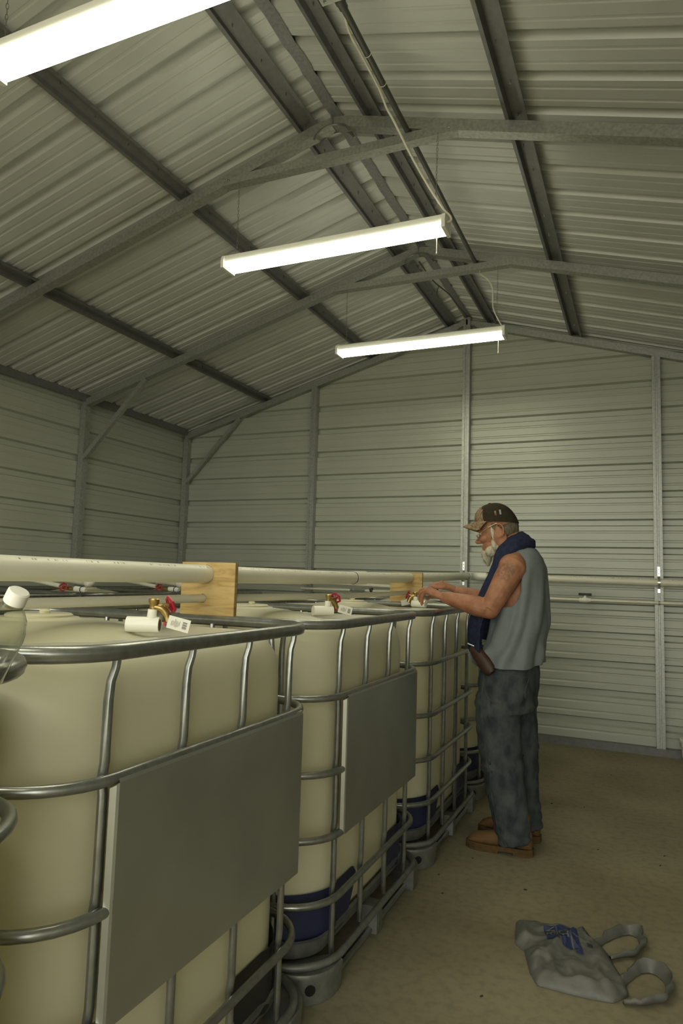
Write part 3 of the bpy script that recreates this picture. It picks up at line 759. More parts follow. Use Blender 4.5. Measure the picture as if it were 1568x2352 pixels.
# ball valve and metal union on the thin wall pipe
o = thin.location
mb = MB(); mb.lathe([(.016, -.045), (.017, -.043), (.017, -.025), (.021, -.018), (.021, .018), (.017, .025), (.017, .043), (.016, .045)], (-.434, 5.905, 1.177), (1, 0, 0), 16); mb.lathe([(.011, .0), (.011, .028)], (-.434, 5.905, 1.19), (0, 0, 1), 12); vb = mb.build('ball_valve', 'pvcw', thin, 35, o)
mb = MB(); P = [(-.05, .004), (-.05, -.004), (-.02, -.012), (.02, -.012), (.05, -.004), (.05, .004), (.02, .012), (-.02, .012)]
mb.loft([[(-.434+px, 5.905+py, z) for px, py in P] for z in (1.214, 1.232)]); tag(mb.build('valve_handle', 'black', vb, 30, o), 'black T-shaped valve handle')
mb = MB(); mb.lathe([(.013, -.08), (.018, -.07), (.018, -.05), (.014, -.045), (.014, -.02), (.022, -.018), (.022, .02), (.014, .022), (.014, .05), (.017, .052), (.017, .07)], (-2.42, 5.90, 1.186), (1, 0, 0), 8); tag(mb.build('union', 'bracket', thin, 20, o), 'shiny metal union')
MB().lathe([(.014, 0), (.02, .006), (.02, .03), (.012, .034)], (-2.285, 5.90, 1.178), (-.4, 0, 1), 8).build('plug', 'ink', thin, 20, o)

# ------------------------------------------------------------------ brass boiler valves on the tanks
def wheel(mb, c, ax, r):
    ax = Vector(ax).normalized(); u = ax.orthogonal().normalized(); v = ax.cross(u); c = Vector(c)
    mb.tube([c+(u*math.cos(q)+v*math.sin(q))*r*(1+.10*math.cos(6*q)) for q in [2*PI*k/24 for k in range(24)]], .0042, 7, closed=True)
    for k in range(3):
        q = 2*PI*k/3; d = u*math.cos(q)+v*math.sin(q); mb.tube([c-ax*.001, c+d*r], .003, 6)
    mb.lathe([(.006, -.006), (.006, .006)], c, ax, 10)
def boiler_valve(loc, rz, label, tagside=1, roll=0):
    root = empty('brass_valve', loc, label, 'valve', 'brass valves with white couplings on the tanks')
    root.rotation_euler.z = rz
    z0 = .0215
    mb = MB(); mb.lathe([(.0165, -.044), (.0215, -.044), (.0215, .044), (.0165, .044), (.0165, .01), (.0165, -.01)], (0, 0, z0), (1, 0, 0), 28); 
    mb.lathe([(.012, 0), (.014, .004), (.0135, .026)], (.022, 0, z0+.016), (.05, 0, 1), 16)
    mb.build('coupling', 'pvcw', root, 35)
    MB().lathe([(.015, -.03), (.0155, .0)], (.0435, 0, z0), (1, 0, 0), 20).build('bore', 'greyhair', root, 35)
    mb = MB(); zb = .058
    mb.lathe([(.0125, 0), (.0125, .018), (.0105, .02), (.0105, .03), (.0145, .036), (.0145, .044), (.012, .046), (.003, .046)], (.024, 0, zb-.012), (.02, 0, 1), 16)
    mb.tube(smooth_path([(.026, 0, zb+.012), (.045, .004, zb+.008), (.058, .008, zb-.008), (.064, .01, zb-.028)], 4), [.010, .010, .0105, .011, .0115, .0115, .0115, .012, .012, .012, .012, .0125, .0125], 12)
    mb.tube([(.036, .006, zb+.01), (.06, .018, zb+.018)], .006, 10)
    mb.build('brass_body', 'brass', root, 35)
    mb = MB(); wheel(mb, (.066, .02, zb+.018), (.75, .5, .42), .021); mb.build('wheel_handle', 'red', root, 40)
    MB().box((.058, -.004, z0+.004), (.006, .007, .010)).build('red_mark', 'red', root, 0)
    # hanging card tag with bar code
    R = Matrix.Rotation(.22, 3, 'Y') @ Matrix.Rotation(-.12*tagside, 3, 'Z')
    def T(p): return Vector((.074, -.012, .038)) + R @ Vector(p)
    mb = MB(); mb.box((0, 0, 0), (.062, .0012, .034)); mb.v = [T(p+Vector((.026, 0, -.006))) for p in mb.v]; tg = mb.build('paper_tag', 'paper', root, 0)
    mb = MB(); x = .038
    for k in range(9):
        wd = .0006+.0009*((k*7) % 3)/2; q = MB().box((.043+.0, -.0009, -.016+.0022*k), (.012, .0006, wd)); mb.add(q.v, q.f)
    mb.v = [T(p) for p in mb.v]; mb.build('bar_code', 'ink', tg, 0)
    mb = MB(); random.seed(4)
    for k in range(8):
        wd = random.uniform(.010, .022); q = MB().box((.006+.0032*k, -.0009, -.006+random.uniform(-.002, .002)), (.0008, .0006, wd)); mb.add(q.v, q.f)
    mb.v = [T(p) for p in mb.v]; mb.build('printed_text', 'greyhair', tg, 0)
    return root
boiler_valve((-1.232, 1.488, 1.132), .42, 'brass valve with white coupling and card tag on the nearest tank')
boiler_valve((-1.258, 2.672, 1.131), .80, 'brass valve with white coupling on the second tank, past the first board')
boiler_valve((-1.238, 3.985, 1.132), 3.0, 'brass valve with white tag lying beside the man\'s hand')

# far-row branch pipes with red valves
def branch(x, y, z, label):
    root = empty('branch_pipe', (x, y, z), label, 'pipe', 'branch pipes with red valves on the far tanks'); o = root.location
    MB().tube([(x-.55, y-.05, z+.085), (x-.06, y, z+.012)], .0135, 12).build('pipe', 'pvc', root, 40, o)
    mb = MB(); mb.lathe([(.008, -.05), (.012, -.045), (.012, .02), (.008, .03), (.008, .06)], (x+.01, y, z), (1, .02, -.1), 12); mb.build('brass_body', 'brass', root, 35, o)
    mb = MB(); wheel(mb, (x-.005, y-.03, z+.006), (.2, -1, .3), .023); mb.build('wheel_handle', 'red', root, 40, o)
    MB().lathe([(.014, 0), (.017, .003), (.017, .05), (.016, .052)], (x+.06, y, z-.002), (1, 0, -.05), 16).build('coupling', 'pvcw', root, 35, o)
    MB().lathe([(.0175, 0), (.0175, .006)], (x+.111, y, z-.004), (1, 0, -.05), 16).build('cement_ring', 'blueink', root, 35, o)
    MB().lathe([(.016, 0), (.016, .02), (.011, .03)], (x+.117, y, z-.005), (1, 0, -.05), 16).build('end_plug', 'pvcw', root, 35, o)
    MB().tube([(x-.10, y+.06, z+.058), (x+.09, y+.05, z+.045)], .027, 18).build('return_pipe', 'pvc', root, 40, o)
    MB().ell((x+.12, y+.05, z+.042), (.034, .034, .034)).build('end_cap', 'pvcw', root, 60, o)
branch(-3.21, 3.16, 1.183, 'white branch pipe with red valve wheel, the left one of two under the thick pipe')
branch(-3.21, 4.06, 1.180, 'white branch pipe with red valve wheel, just left of the plywood board')

# ------------------------------------------------------------------ clear water bottle by the left edge
root = empty('water_bottle', (-.835, .683, 1.17), 'clear plastic water bottle with a white cap at the left edge', 'bottle')
o = root.location
base = Vector((-.857, .690, 1.139)); top = Vector((-.7855, .686, 1.260)); ax = (top-base).normalized(); Lb = (top-base).length
prof = [(.020, .006), (.029, .0), (.033, .008), (.033, .05), (.0335, .056), (.034, .075), (.0325, .088), (.027, .103), (.019, .115), (.0135, .122), (.0135, .13)]
MB().lathe(prof, base, ax, 32).build('bottle_wall', 'clear', root, 50, o)
mb = MB(); u = ax.cross(Vector((0, 1, 0))).normalized(); f = Vector((0, -1, 0)); f = (f-ax*f.dot(ax)).normalized()
lab_in = [True]
def onlab(a, h, r=.0349): 
    s = ax.cross(f); return base+ax*h+(f*math.cos(a)+s*math.sin(a))*(r if not lab_in[0] else .0345)
def patch(mb, a0, a1, h0, h1, n=6):
    vs = []
    for i in range(n+1):
        a = a0+(a1-a0)*i/n; vs += [onlab(a, h0), onlab(a, h1)]
    mb.add(vs, [(2*i, 2*i+1, 2*i+3, 2*i+2) for i in range(n)])
patch(mb, -.9, 1.25, .020, .060, 14); lab = mb.build('paper_label', 'paper', root, 50, o); lab_in[0] = False
mb = MB(); patch(mb, .15, .62, .046, .055); mb.build('blue_print', mat('sky blue print', (.06, .25, .42), .5), root, 0, o)
mb = MB(); patch(mb, .92, 1.2, .028, .054); 
for k in range(4): patch(mb, .16+.12*k, .24+.12*k, .036, .042, 1)
mb.build('dark_print', 'strap', root, 0, o)
mb = MB(); q = []
mb.lathe([(.0148, 0), (.0152, .002), (.0148, .017), (.013, .0185), (.003, .019)], base+ax*.126, ax, 28); mb.build('cap', 'pvcw', root, 35, o)
MB().lathe([(.0155, .122), (.0155, .1255)], base, ax, 24).build('neck_ring', 'clear', root, 40, o)

# ------------------------------------------------------------------ white tub at the right edge
root = empty('white_bucket', (.345, 5.76, 0), 'small white plastic bucket by the end wall, cut by the right edge', 'bucket')
MB().lathe([(.085, .0), (.09, .004), (.105, .175), (.112, .177), (.113, .19), (.106, .192), (.1, .17), (.085, .012)], (0, 0, 0), (0, 0, 1), 28).build('tub', 'pvcw', root, 35)
MB().tube([(.113*math.cos(q), .113*math.sin(q), .16-.05*abs(math.sin(q))) for q in [PI+PI*k/16 for k in range(17)]], .002, 6).build('handle', 'tube', root, 40)

# ------------------------------------------------------------------ plastic carrier bag on the floor
random.seed(11)
OUT = [(-.458, 2.79), (-.42, 2.812), (-.374, 2.822), (-.294, 2.816), (-.209, 2.817), (-.166, 2.777), (-.129, 2.709), (-.098, 2.619), (-.07, 2.553), (-.058, 2.49), (-.10, 2.43), (-.174, 2.418), (-.239, 2.416), (-.33, 2.417), (-.362, 2.48), (-.385, 2.56), (-.40, 2.61), (-.435, 2.64), (-.447, 2.70)]
def inside(x, y):
    c = False; n = len(OUT)
    for i in range(n):
        x1, y1 = OUT[i]; x2, y2 = OUT[i-1]
        if (y1 > y) != (y2 > y) and x < (x2-x1)*(y-y1)/(y2-y1)+x1: c = not c
    return c
def edge_d(x, y):
    d = 9; p = Vector((x, y)); n = len(OUT)
    for i in range(n):
        a = Vector(OUT[i]); b = Vector(OUT[i-1]); t = max(0, min(1, (p-a).dot(b-a)/(b-a).length_squared)); d = min(d, (p-(a+(b-a)*t)).length)
    return d
def bag_h(x, y):
    d = edge_d(x, y) if inside(x, y) else 0
    s = math.sqrt(min(1, d/.035)); n1 = fbm((x*9, y*9, 0), 1, 2)
    r = 1-abs(noise.noise(Vector((x*13+3, y*9, 4)))); r2 = 1-abs(noise.noise(Vector((x*26, y*24+5, 9))))
    fold = .024*math.exp(-((x+.30-(y-2.62)*.55)/.03)**2)
    return .004 + s*(.020+.012*n1+.013*r*r*r+.008*r2**3+fold*.6)
broot = empty('plastic_bag', (-.25, 2.62, 0), 'crumpled grey plastic shopping bag lying on the concrete floor', 'bag'); o = broot.location
g = .0075; x0, y0 = -.47, 2.40; nx, ny = 58, 58; vid = {}; mb = MB(); vs = []; fs = []
for j in range(ny):
    for i in range(nx):
        x, y = x0+g*i, y0+g*j
        if inside(x, y): vid[i, j] = len(vs); vs.append((x+.002*noise.noise(Vector((x*40, y*40, 1))), y+.002*noise.noise(Vector((x*40, y*40, 7))), bag_h(x, y)))
for (i, j) in list(vid):
    q = [(i, j), (i+1, j), (i+1, j+1), (i, j+1)]
    if all(k in vid for k in q): fs.append(tuple(vid[k] for k in q))
mb.add(vs, fs)
# skirt down to the floor
from collections import Counter
ec = Counter(); 
for f_ in fs:
    for a, b in zip(f_, f_[1:]+f_[:1]): ec[frozenset((a, b))] += 1
bd = {}
for e_, c_ in ec.items():
    if c_ == 1:
        a, b = tuple(e_)
        for k in (a, b):
            if k not in bd:
                p = mb.v[k]; bst = None
                for ii in range(len(OUT)):
                    a_ = Vector(OUT[ii]); b_ = Vector(OUT[ii-1]); pp = Vector((p.x, p.y)); t_ = max(0, min(1, (pp-a_).dot(b_-a_)/(b_-a_).length_squared)); c2 = a_+(b_-a_)*t_
                    if bst is None or (pp-c2).length < bst[0]: bst = ((pp-c2).length, c2)
                mb.v[k] = Vector((bst[1].x, bst[1].y, min(p.z, .012)))
                bd[k] = len(mb.v); p = mb.v[k]; mb.v.append(Vector((p.x, p.y, .001)))
        mb.f.append((a, b, bd[b], bd[a]))
mb.build('bag_body', 'bag', broot, 70, o)
def loop_handle(P, wd, nm):
    P = smooth_path(P, 5); rows = []; n = len(P)
    for i, p in enumerate(P):
        t = (P[min(i+1, n-1)]-P[max(i-1, 0)]).normalized(); sd = Vector((-t.y, t.x, 0)).normalized()
        k = math.sin(PI*i/(n-1)); hh = wd*(.45+.55*k)*(1+.25*noise.noise(p*55)); lean = .6+.5*noise.noise(p*25+Vector((3, 1, 0)))
        hh *= 1+.14*math.sin(i*.9)*math.sin(PI*i/(n-1)); A = [(0, .001), (.25, hh*.35), (.55, hh*.72), (.9, hh), (1.25, hh*.9), (1.35, hh*.6), (1.0, hh*.25), (.55, .001)]
        rows.append([p+sd*(q*.028*lean+.005*noise.noise(p*60+Vector((q, 0, 0))))+Vector((0, 0, h)) for q, h in A])
    MB().loft(rows, cap=False, closed=False).build(nm, 'bag', broot, 70, o)
loop_handle([(-.17, 2.74, .004), (-.135, 2.81, .004), (-.085, 2.885, .004), (-.045, 2.90, .004), (-.03, 2.85, .003), (-.045, 2.775, .003), (-.09, 2.725, .003), (-.13, 2.70, .003)], .036, 'bag_handle')
loop_handle([(-.075, 2.52, .004), (-.045, 2.60, .004), (-.005, 2.66, .004), (.035, 2.645, .004), (.052, 2.585, .003), (.035, 2.515, .003), (-.02, 2.465, .003), (-.075, 2.44, .003)], .040, 'bag_handle')
# print on the bag: two bars and the letters that can be made out
def bag_print(polys, m, nm):
    mb = MB()
    for P, n in polys:
        a, b, c, d = [Vector(p) for p in P]; vs = []
        for j in range(n+1):
            for i in range(n+1):
                u, v = i/n, j/n; p = (a*(1-u)+b*u)*(1-v)+(d*(1-u)+c*u)*v; vs.append((p.x, p.y, bag_h(p.x, p.y)+.0022))
        mb.add(vs, [(j*(n+1)+i, j*(n+1)+i+1, (j+1)*(n+1)+i+1, (j+1)*(n+1)+i) for j in range(n) for i in range(n)])
    mb.build(nm, m, broot, 0, o)
TX = Vector((.245, -.97)).normalized(); TYv = Vector((.93, .37)).normalized(); T0 = Vector((-.352, 2.745))
def tp(u, v): return T0+TX*u+TYv*v
bag_print([([tp(0, 0), tp(.118, .002), tp(.122, .043), tp(0, .043)], 12), ([tp(.0, .046), tp(.145, .050), tp(.150, .084), tp(0, .082)], 12), ([tp(0, .086), tp(.165, .092), tp(.172, .118), tp(0, .112)], 12)], 'blueink', 'printed_block')
def letters(txt, org, size, m, nm, dz):
    cu = bpy.data.curves.new('t', 'FONT'); cu.body = txt; cu.size = size; cu.resolution_u = 2; cu.offset = .0012
    ob = bpy.data.objects.new('t', cu); col.objects.link(ob); dg = bpy.context.evaluated_depsgraph_get(); dg.update()
    me = bpy.data.meshes.new_from_object(ob.evaluated_get(dg)); bpy.data.objects.remove(ob)
    bm = bmesh.new(); bm.from_mesh(me); bmesh.ops.triangulate(bm, faces=bm.faces); bmesh.ops.subdivide_edges(bm, edges=bm.edges, cuts=2, use_grid_fill=True)
    for v in bm.verts:
        p = tp(org[0]+v.co.x, org[1]+v.co.y); v.co = Vector((p.x, p.y, bag_h(p.x, p.y)+dz))-o
    bm.to_mesh(me); bm.free(); link(nm, me, m, broot)
letters('VEL', (.010, .007), .043, 'bag', 'printed_letters', .0045)
letters('LUES', (.030, .052), .036, 'bag', 'printed_letters', .0045)
letters('#1', (.012, .140), .026, 'ink', 'small_print', .003)
letters('RI', (.105, .140), .026, 'ink', 'small_print', .003)

# dirt specks on the floor
mb = MB(); random.seed(21)
for k in range(46):
    x, y = random.uniform(-.85, 1.2), random.uniform(1.6, 5.6)
    if -.55 < x < .15 and 2.3 < y < 2.95: continue
    r = random.uniform(.0025, .007); mb.ell((x, y, r*.4), (r*random.uniform(.8, 2), r, r*.5), Matrix.Rotation(random.uniform(0, 3), 3, 'Z'), 6, 4)
tag(mb.build('floor_grit', 'debris', None, 0), 'dark specks of dirt scattered on the concrete floor', 'dirt', kind='stuff')

#PERSON
# ------------------------------------------------------------------ the man
CY = 3.60
man = empty('person', (-.64, CY, 0), 'bearded person in camouflage cap, sleeveless grey shirt and jeans, leaning over the tanks', 'person')
MO = man.location
def er(cx, cy, z, a, b, n=24, tilt=0., ex=2.0):
    """ellipse ring in the XY plane (a along x, b along y), optional forward tilt"""
    P = []
    for k in range(n):
        q = 2*PI*k/n; c, s = math.cos(q), math.sin(q)
        x = a*math.copysign(abs(c)**(2/ex), c); y = b*math.copysign(abs(s)**(2/ex), s)
        P.append(Vector((cx+x, cy+y, z+x*tilt)))
    return P
# head frame: forward is -x, tipped down
HT = Matrix.Rotation(math.radians(-14), 3, 'Y')
HC = Vector((-.692, CY, 1.556))
def hp(x, y, z): return HC + HT @ Vector((x, y, z))
def hell(mb, c, r, ry=0, rz=0):
    mb.ell(hp(*c), r, HT @ Matrix.Rotation(ry, 3, 'Y') @ Matrix.Rotation(rz, 3, 'Z'), 18, 12)
def hand(mb, wrist, dirv, palm_n, side, curls, spread=.0, scale=1.0, thumb=None):
    """palm and five fingers. dirv: wrist->knuckles, palm_n: out of the palm side, side: towards the thumb"""
    d = Vector(dirv).normalized(); pn = Vector(palm_n); pn = (pn-d*pn.dot(d)).normalized(); sd = Vector(side); sd = (sd-d*sd.dot(d)-pn*sd.dot(pn)).normalized()
    w0 = Vector(wrist); rings = []
    for t, a, b in ((-.02, .027, .020), (.01, .031, .019), (.04, .040, .018), (.07, .043, .017), (.088, .041, .0145)):
        c = w0+d*t*scale
        rings.append([c+(sd*a*math.cos(q)+pn*b*math.sin(q))*scale for q in [2*PI*k/14 for k in range(14)]])
    mb.loft(rings)
    L = [(.032, .040, .026, .021), (.011, .044, .029, .022), (-.011, .041, .027, .021), (-.031, .033, .021, .018)]
    for i, (off, l1, l2, l3) in enumerate(L):
        p = w0+d*(.084-.004*abs(i-1))*scale+sd*off*scale; c1, c2, c3 = curls[i]
        a = 0; pts = [p-d*.02]; dd = (d+sd*spread*(1.5-i)*.3).normalized()
        pts.append(p); rr = [.0095, .0100]
        for l, c, r in ((l1, c1, .0092), (l2, c2, .0084), (l3, c3, .0070)):
            a += c; p = p+(dd*math.cos(a)+pn*math.sin(a))*l*scale; pts.append(p); rr.append(r)
        mb.tube(pts, [r*scale for r in rr], 10); mb.ell(pts[-1], (rr[-1]*scale,)*3, None, 8, 6)
        mb.ell(pts[1]-pn*.004, (.0115*scale,)*3, None, 8, 6)
    tb = thumb or ((.9, .5, .25), (.55, .75, .35), (.1, .95, .3))
    p = w0+d*.022*scale+sd*.026*scale+pn*.004; pts = [p-sd*.012]; rr = [.014]
    for (a, b, c), l, r in zip(tb, (.036, .032, .026), (.0128, .0108, .0088)):
        p = p+(sd*b+d*a+pn*c).normalized()*l*scale; pts.append(p); rr.append(r)
    mb.tube(pts, [r*scale for r in rr], 10); mb.ell(pts[-1], (rr[-1]*scale,)*3, None, 8, 6)

# ---- body: legs, trunk, neck, head, arms and hands grown together
B = MB()
B.loft([er(-.630, CY, .72, .10, .15), er(-.625, CY, .80, .115, .16), er(-.615, CY, .90, .12, .158), er(-.605, CY, .98, .122, .155), er(-.590, CY, 1.10, .118, .16), er(-.583, CY, 1.22, .112, .168),
        er(-.582, CY, 1.31, .106, .170), er(-.578, CY, 1.38, .092, .165), er(-.576, CY, 1.42, .078, .135), er(-.580, CY, 1.455, .066, .085)])
B.tube([(-.575, CY, 1.40), (-.598, CY, 1.47), (-.635, CY, 1.535)], [.075, .062, .060], 18)
for s, hx, kx, ax_ in ((-1, -.665, -.66, -.585), (1, -.62, -.60, -.545)):
    B.tube([(hx+.03, CY+s*.085, .80), (hx, CY+s*.09, .68), (kx, CY+s*.095, .45), (kx+.03, CY+s*.098, .30), (ax_, CY+s*.10, .09)], [.095, .085, .058, .055, .042], 16)
# left arm, nearest the camera
SHL = Vector((-.585, 3.425, 1.375)); ELL = Vector((-.690, 3.375, 1.163)); WRL = Vector((-.935, 3.425, 1.215))
B.tube([(-.575, 3.50, 1.395), SHL, SHL.lerp(ELL, .35), SHL.lerp(ELL, .75), ELL], [.060, .067, .062, .053, .048], 16)
B.ell((-.590, 3.425, 1.375), (.068, .062, .066))
B.ell(ELL+Vector((.004, 0, -.004)), (.042, .04, .042))
B.tube([ELL, ELL.lerp(WRL, .25), ELL.lerp(WRL, .55), ELL.lerp(WRL, .85), WRL], [.046, .052, .044, .034, .029], 16)
# right arm beyond the body
SHR = Vector((-.585, 3.775, 1.375)); ELR = Vector((-.715, 3.83, 1.175)); WRR = Vector((-.955, 3.765, 1.245))
B.tube([(-.575, 3.70, 1.395), SHR, SHR.lerp(ELR, .5), ELR], [.060, .066, .058, .047], 16)
B.ell(ELR, (.042, .04, .042))
B.tube([ELR, ELR.lerp(WRR, .3), ELR.lerp(WRR, .7), WRR], [.045, .047, .038, .028], 16)
hand(B, WRL+Vector((-.012, 0, .004)), (-.93, .10, .34), (-.30, .22, -.90), (-.15, .98, 0), [(.35, .55, .35), (.75, .75, .45), (1.15, .55, .3), (1.30, .45, .25)], .15, 1.0, ((.8, .45, .5), (.75, .2, .7), (.6, 0, .8)))
hand(B, WRR+Vector((-.010, 0, .004)), (-.90, -.12, .42), (-.42, -.10, -.88), (-.1, -.98, 0), [(.55, .55, .3), (.75, .65, .35), (.9, .7, .4), (1.0, .7, .4)], .1, .98, ((.9, .35, .35), (.95, .05, .4), (.95, -.1, .4)))
# head
hell(B, (.012, 0, .052), (.094, .074, .086))
hell(B, (-.040, 0, .0), (.058, .064, .080))
hell(B, (-.050, 0, -.06), (.052, .055, .055))
hell(B, (-.072, 0, -.085), (.034, .036, .026))
hell(B, (-.086, 0, .030), (.016, .052, .014))        # brow
for s in (-1, 1):
    hell(B, (-.074, s*.036, -.018), (.024, .026, .024))   # cheeks
    hell(B, (.012, s*.070, -.03), (.04, .012, .05))       # jaw hinge
    # ear: rim and lobe
    ear = [hp(.020+.020*math.cos(q)+.004, s*(.080+.007*math.cos(q)+.004), .002+.033*math.sin(q)) for q in [PI*(-.55+1.75*k/14) for k in range(15)]]
    B.tube(ear, [.0055]*15, 8)
    hell(B, (.016, s*.078, .0), (.016, .006, .026)); hell(B, (.008, s*.079, -.031), (.009, .006, .012))
B.loft([[hp(-.093, -.010, .024), hp(-.093, .010, .024), hp(-.080, .012, .024), hp(-.080, -.012, .024)],
        [hp(-.107, -.012, .000), hp(-.107, .012, .000), hp(-.083, .017, .000), hp(-.083, -.017, .000)],
        [hp(-.121, -.014, -.020), hp(-.121, .014, -.020), hp(-.085, .019, -.022), hp(-.085, -.019, -.022)],
        [hp(-.112, -.010, -.034), hp(-.112, .010, -.034), hp(-.086, .014, -.036), hp(-.086, -.014, -.036)]])
hell(B, (-.118, 0, -.021), (.014, .014, .012))
for s in (-1, 1): hell(B, (-.102, s*.014, -.026), (.013, .008, .009))
hell(B, (-.092, 0, -.052), (.011, .023, .006)); hell(B, (-.089, 0, -.065), (.011, .020, .007))
bme = remesh(B, .0042, 5, .5)
for v in bme.vertices: v.co -= MO
M['skin'] = mat_skin((-.612+.64, 3.365-CY, 1.352))
body = link('body', bme, 'skin', man)
# eyes with lids
for s in (-1, 1):
    e = MB(); hell(e, (-.080, s*.031, .011), (.0125, .0125, .0125)); e.build('eye', 'eye', man, 60, MO)
    e = MB(); hell(e, (-.0915, s*.032, .009), (.003, .005, .005)); e.build('iris', 'ink', man, 60, MO)
# finger nails on the near hand would be under a pixel; knuckle creases come from the skin bump
# ---- shirt: sleeveless, loose, with deep arm holes
def torso_at(z):
    T = [(.868, -.628, .153, .200), (.93, -.620, .150, .196), (1.00, -.598, .130, .188), (1.10, -.580, .136, .188), (1.20, -.575, .130, .192), (1.30, -.572, .124, .192), (1.37, -.560, .108, .183), (1.42, -.562, .092, .158), (1.455, -.572, .080, .112), (1.478, -.580, .070, .078)]
    for a, b in zip(T, T[1:]):
        if a[0] <= z <= b[0]:
            t = (z-a[0])/(b[0]-a[0]); t = t*t*(3-2*t)*.5+t*.5
            return [a[i]+(b[i]-a[i])*t for i in (1, 2, 3)]
    return T[-1][1:]
mb = MB(); nu, nv = 112, 84; vs = []; fs = []; zs = [.872+(1.475-.872)*j/nv for j in range(nv+1)]
for j, z in enumerate(zs):
    cx, a, b = torso_at(z)
    for i in range(nu):
        q = 2*PI*i/nu; c, s = math.cos(q), math.sin(q)
        zz = z
        if z < .96:   # hem: rides up over the front of the hip, dips at the side
            k = (.96-z)/.09
            zz = z + k*(.030*max(0, -c)**2 + .004*math.sin(3*q) + .028*max(0, c)**3)
        # long hanging folds: gathered at the waist front, sweeping back up to the shoulder
        env = max(0, min(1, (1.42-z)/.2))
        ph = q*7 + (1.2-z)*6*(1 if s < 0 else -1)
        f = 0.0095*env*math.sin(ph*1.3+2*noise.noise(Vector((c*2, s*2, z*3)))) + .011*env*fbm((c*1.6, s*1.6, z*2.2), 1.3, 3)
        lowb = max(0, 1-abs(z-.95)/.09); f += .005*lowb*math.sin(q*8+z*30)
        r = 1+f/.16
        vs.append(Vector((cx+a*c*r, CY+b*s*r, zz)))
for j in range(nv):
    for i in range(nu):
        i2 = (i+1) % nu; q = [j*nu+i, j*nu+i2, (j+1)*nu+i2, (j+1)*nu+i]
        c = sum((vs[k] for k in q), Vector())/4
        dy = abs(c.y-CY)
        tx = (c.x+.612)/.070 ; tz = (c.z-1.305)/.128
        if dy > .085 and tx*tx+tz*tz < 1 and c.z < 1.45: continue
        fs.append(tuple(q))
mb.add(vs, fs); me = mb.mesh('shirt', 0)
so = bpy.data.objects.new('tmp', me); col.objects.link(so)
sm = so.modifiers.new('s', 'SMOOTH'); sm.iterations = 5
sd_ = so.modifiers.new('t', 'SOLIDIFY'); sd_.thickness = .005; sd_.offset = 1
dg = bpy.context.evaluated_depsgraph_get(); dg.update(); me2 = bpy.data.meshes.new_from_object(so.evaluated_get(dg)); bpy.data.objects.remove(so)
for v in me2.vertices: v.co -= MO
me2.shade_smooth(); link('sleeveless_shirt', me2, 'shirt', man)
# ---- jeans
J = MB()
J.loft([er(-.632, CY, .66, .128, .185, 28, 0, 2.3), er(-.636, CY, .74, .146, .195, 28, 0, 2.2), er(-.634, CY, .80, .150, .195, 28), er(-.626, CY, .86, .146, .186, 28), er(-.624, CY, .912, .130, .170, 28, .12)])
def leg(s, pts):
    J.loft([er(cx, CY+s*cy, z, a, b, 22, t) for z, cx, cy, a, b, t in pts])
leg(-1, [(.045, -.580, .105, .076, .074, .16), (.075, -.586, .105, .082, .078, .14), (.19, -.607, .10, .092, .082, .05), (.33, -.635, .098, .099, .084, 0), (.45, -.652, .096, .104, .088, 0), (.53, -.662, .094, .106, .092, 0), (.64, -.670, .090, .114, .098, 0), (.74, -.662, .085, .122, .102, 0)])
leg(1, [(.06, -.560, .10, .080, .076, .12), (.10, -.563, .10, .082, .079, .1), (.2, -.585, .098, .090, .082, .0), (.33, -.592, .096, .095, .084, 0), (.5, -.600, .094, .100, .09, 0), (.64, -.615, .090, .108, .098, 0), (.74, -.622, .085, .12, .102, 0)])
jme = remesh(J, .008, 3, .5)
for v in jme.vertices:
    p = v.co; n = v.normal
    low = max(0, 1-p.z/.24); mid = math.exp(-((p.z-.42)/.12)**2); hip = math.exp(-((p.z-.70)/.06)**2)
    w_ = .007*low*math.sin(p.z*115+3*noise.noise(p*9)+p.x*14) + .006*mid*math.sin(p.z*58+p.x*26+4*noise.noise(p*6)) + .006*hip*math.sin(p.z*70-p.x*45)
    w_ += .006*fbm(p, 11, 3)
    v.co = p+n*w_-MO
jeans = link('jeans', jme, 'denim', man)
# jean seams, pocket and waistband as raised stitching
from mathutils.bvhtree import BVHTree
bv = BVHTree.FromPolygons([v.co.copy() for v in jme.vertices], [tuple(p.vertices) for p in jme.polygons])
def seam(P, r, nm, m):
    Q = []
    for p in smooth_path(P, 8):
        h = bv.ray_cast(Vector((p[0], 2.6, p[2]))-MO, Vector((0, 1, 0)))
        if h[0] is not None: Q.append(h[0]+h[1]*.0008)
    if len(Q) > 2: MB().tube(Q, r, 6).build(nm, m, jeans, 60)
seam([(-.735, 0, .80), (-.733, 0, .68), (-.715, 0, .5), (-.690, 0, .32), (-.655, 0, .12)], .0022, 'side_seam', 'denim')
seam([(-.731, 0, .86), (-.725, 0, .78), (-.700, 0, .735), (-.66, 0, .71), (-.59, 0, .675)], .0013, 'pocket_seam', 'stitch')
seam([(-.765, 0, .835), (-.735, 0, .842)], .0012, 'waist_stitch', 'stitch')
seam([(-.68, 0, .868), (-.60, 0, .853), (-.51, 0, .84)], .0012, 'waist_stitch', 'stitch')
seam([(-.515, 0, .84), (-.53, 0, .78), (-.53, 0, .74)], .0012, 'pocket_stitch', 'stitch')
